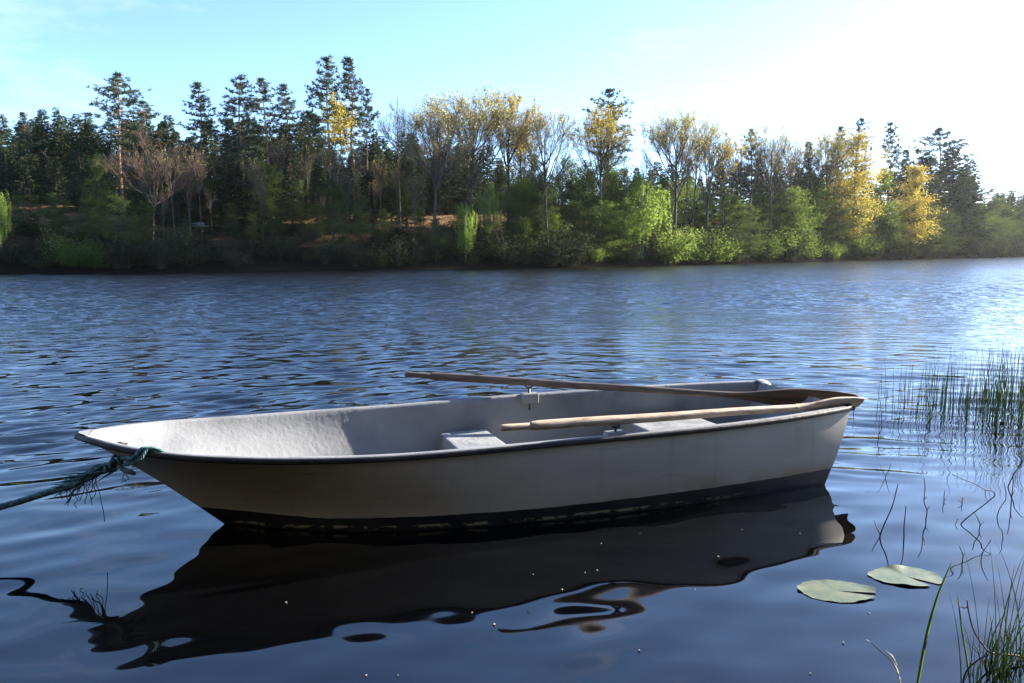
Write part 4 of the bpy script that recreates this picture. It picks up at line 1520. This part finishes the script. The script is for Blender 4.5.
def grass_blade(pts, w, label, mname='blade', depth=None, name='shore_grass', group=None, cat='grass blade'):
    y0 = depth or at(*pts[0])[1]
    P = np.array([at_depth(px, py, y0 + .05 * i) for i, (px, py) in enumerate(pts)])
    c = bez(P, 22)
    b0 = c[0].copy()
    ws = w * (1 - np.linspace(0, 1, 22) ** 2.2) * (.7 + .6 * np.sin(np.linspace(.3, 2.2, 22)))
    mbx = MB()
    g = []
    for i, p in enumerate(c):
        t = c[min(i + 1, 21)] - c[max(i - 1, 0)]; t /= np.linalg.norm(t)
        a = np.cross(t, [0, 1, .3]); a /= np.linalg.norm(a)
        nn = np.cross(a, t)
        g.append([p - a * ws[i] - b0, p + nn * ws[i] * .35 - b0, p + a * ws[i] - b0, p - nn * ws[i] * .12 - b0])
    mbx.grid(np.array(g), closed=True)
    o = mbx.build(name, M[mname], smooth=True)
    o.location = tuple(b0)
    tag(o, label, cat, group)
    return o


def foot(px, y):   # pixel row of the water surface under column px at distance y
    return HOR + CAMH * F_PX / y


grass_blade([(915, 700), (921, 665), (928, 630), (938, 595), (950, 566), (953, 558)], .0065, 'tall broad green grass blade leaning right beside the lily pads', depth=2.45)
grass_blade([(972, 700), (967, 660), (962, 630), (958, 598), (957, 592)], .0035, 'slim pale green blade between the tall blade and the red twig', depth=2.5)
grass_blade([(902, 690), (896, 668), (885, 655), (870, 642), (865, 639)], .003, 'pale dry grass stalk lying low over the water, lower right', 'straw', depth=2.42)
grass_blade([(897, 666), (892, 656), (885, 650)], .0022, 'short pale dry blade crossing the low dry stalk', 'straw', depth=2.42)
twig([(962, 690), (966, 672), (978, 660), (990, 654)], .004, 'dark crooked stick under the red brown twig in the lower right', 'stick', extra=[[(980, 658), (978, 650), (974, 644)]])
twig([(1040, 662), (1018, 656), (992, 653), (983, 645), (974, 631), (969, 614), (967, 600)], .0045, 'red brown twig arching up from the grass clump in the lower right', 'redstick', extra=[[(968, 607), (964, 608), (961, 607)]])

gc = empty('grass_clump', (at(1004, 683)[0], at(1004, 683)[1], 0))
tag(gc, 'green grass clump growing at the water in the lower right corner', 'grass clump')
gb, gb2 = MB(), MB()
b0 = np.array(gc.location)
for i in range(95):
    px = rr.normal(1004, 17); y = 2.62 + rr.normal(0, .10)
    base = at_depth(px, foot(px, y), y); base[2] = -.03
    h = rr.uniform(.08, .24) if i > 12 else rr.uniform(.3, .62)
    k = 8
    q = np.linspace(0, 1, k)
    ln = rr.normal(0, .22, 2) if i > 12 else rr.normal(.05, .12, 2)
    P = np.stack([base[0] + ln[0] * q ** 1.7 * h * 1.1, base[1] + ln[1] * q ** 1.7 * h, base[2] + h * q - .12 * h * q ** 3], 1) - b0
    (gb if i % 6 else gb2).tube(P, list(rr.uniform(.0022, .0048) * (1 - .9 * q ** 1.6)), 3, cap=False, flat=.5)
gb.build('blades', M['blade'], gc); gb2.build('dry_blades', M['straw'], gc)

# lily pads
m, n, l, b = mat('lily_pad')
t_ = n.new('ShaderNodeTexCoord')
r_ = ramp(n, [(.3, (.065, .085, .04)), (.5, (.105, .13, .06)), (.72, (.17, .175, .095))])
l.new(nz_node(14, 7), r_.inputs['Fac'])
spots = math_node('MULTIPLY', math_node('SUBTRACT', nz_node(42, 3), .66), 14, True)
sx = n.new('ShaderNodeSeparateXYZ'); l.new(t_.outputs['Object'], sx.inputs['Vector'])
an = math_node('ARCTAN2', sx.outputs['Y'], math_node('MULTIPLY', sx.outputs['X'], .68))
vein = math_node('MULTIPLY', math_node('SUBTRACT', math_node('SINE', math_node('MULTIPLY', an, 17)), .86), 5, True)
cv = mixc(math_node('MULTIPLY', vein, .35), r_.outputs['Color'], (.24, .25, .13))
brown = math_node('MULTIPLY', math_node('SUBTRACT', nz_node(6, 6), .60), 8, True)
cv = mixc(math_node('MULTIPLY', brown, .6), cv, (.14, .10, .05))
l.new(mixc(spots, cv, (.07, .05, .03)), b.inputs['Base Color'])
b.inputs['Roughness'].default_value = .38
b.inputs['Specular IOR Level'].default_value = .5
M['pad'] = m


def lily(cx, cy, w_px, notch, label, rumple, seed):
    c = at(cx, cy)
    rad = w_px / 2 * c[1] / F_PX
    r = np.random.default_rng(seed)
    mbx = MB()
    na, nrad = 72, 9
    g = []
    for i in range(na + 1):
        th = notch + R(9) + (2 * math.pi - R(18)) * i / na
        e = 1 + .035 * math.sin(3 * th + seed) + .02 * math.sin(7 * th) + .012 * math.sin(17 * th)
        rowp = []
        for j in range(nrad + 1):
            q = j / nrad
            rr_ = rad * e * q
            z = .002 + rumple * q * q * (math.sin(2.2 * th + seed) * .5 + .5 * math.sin(4.1 * th + 1)) + .0015 * math.sin(9 * th) * q + .002 * max(0, q - .85) / .15 * (1 + math.sin(5 * th))
            # small ruck near the notch
            rowp.append((rr_ * math.cos(th), rr_ * math.sin(th) * .66, max(z, .003)))
        g.append(rowp)
    G = np.array(g)
    mbx.grid(G)
    low = G.copy(); low[..., 2] = -.006
    mbx.grid(low[:, ::-1])
    o = mbx.build('lily_pad', M['pad'], smooth=True)
    o.location = (c[0], c[1], .001)
    tag(o, label, 'lily pad')


lily(836.5, 591.5, 80, R(-20), 'nearer green lily pad with a notch on its right, floating below the stern', .003, 1)
lily(906, 577, 74, R(-60), 'farther ragged lily pad with raised crumpled edges, floating by the upright stick', .008, 5)

# floating specks of seed and leaf
M['speck'] = noise_mat('pale_seed_fluff', [(.3, (.22, .2, .16)), (.7, (.4, .37, .32))], 60, rough=.8)
import bmesh
bm = bmesh.new()
bmesh.ops.create_icosphere(bm, subdivisions=1, radius=1)
for v in bm.verts:
    v.co = Vector((v.co.x * .008, v.co.y * .0055, v.co.z * .0035)) * random.uniform(.8, 1.2)
sp_me = bpy.data.meshes.new('seed_fluff'); bm.to_mesh(sp_me); bm.free(); sp_me.materials.append(M['speck'])
for px, py in [(286, 603), (472, 613), (494, 625), (366, 676), (398, 676), (533, 575), (585, 573), (597, 571), (562, 590), (601, 544), (640, 534), (695, 590), (800, 534), (639, 651), (810, 674), (869, 614), (843, 643), (718, 557), (742, 530), (868, 492)]:
    o = link('seed_fluff', sp_me)
    p = at(px, py)
    o.location = (p[0], p[1], .003)
    o.rotation_euler = (0, 0, random.uniform(0, 6))
    s_ = random.uniform(.5, 1.1)
    o.scale = (s_, s_, s_)
    tag(o, 'tiny pale seed fluff floating on the calm water around the boat', 'seed', 'seed fluff on the water')

# ------------------------------------------------------------------ thin haze volume added to imitate lens glare over the far trees
hz = MB()
box_mb(hz, -590, 1190, -490, 1190, -4, 26)
m, n, l, b = mat('glare_veil_air')
n.remove(b)
pv = n.new('ShaderNodeVolumePrincipled')
pv.inputs['Color'].default_value = (.93, .95, 1, 1)
pv.inputs['Density'].default_value = GLARE_VEIL
pv.inputs['Anisotropy'].default_value = .6
l.new(pv.outputs['Volume'], n['Material Output'].inputs['Volume'])
tag(hz.build('haze', m), kind='stuff')
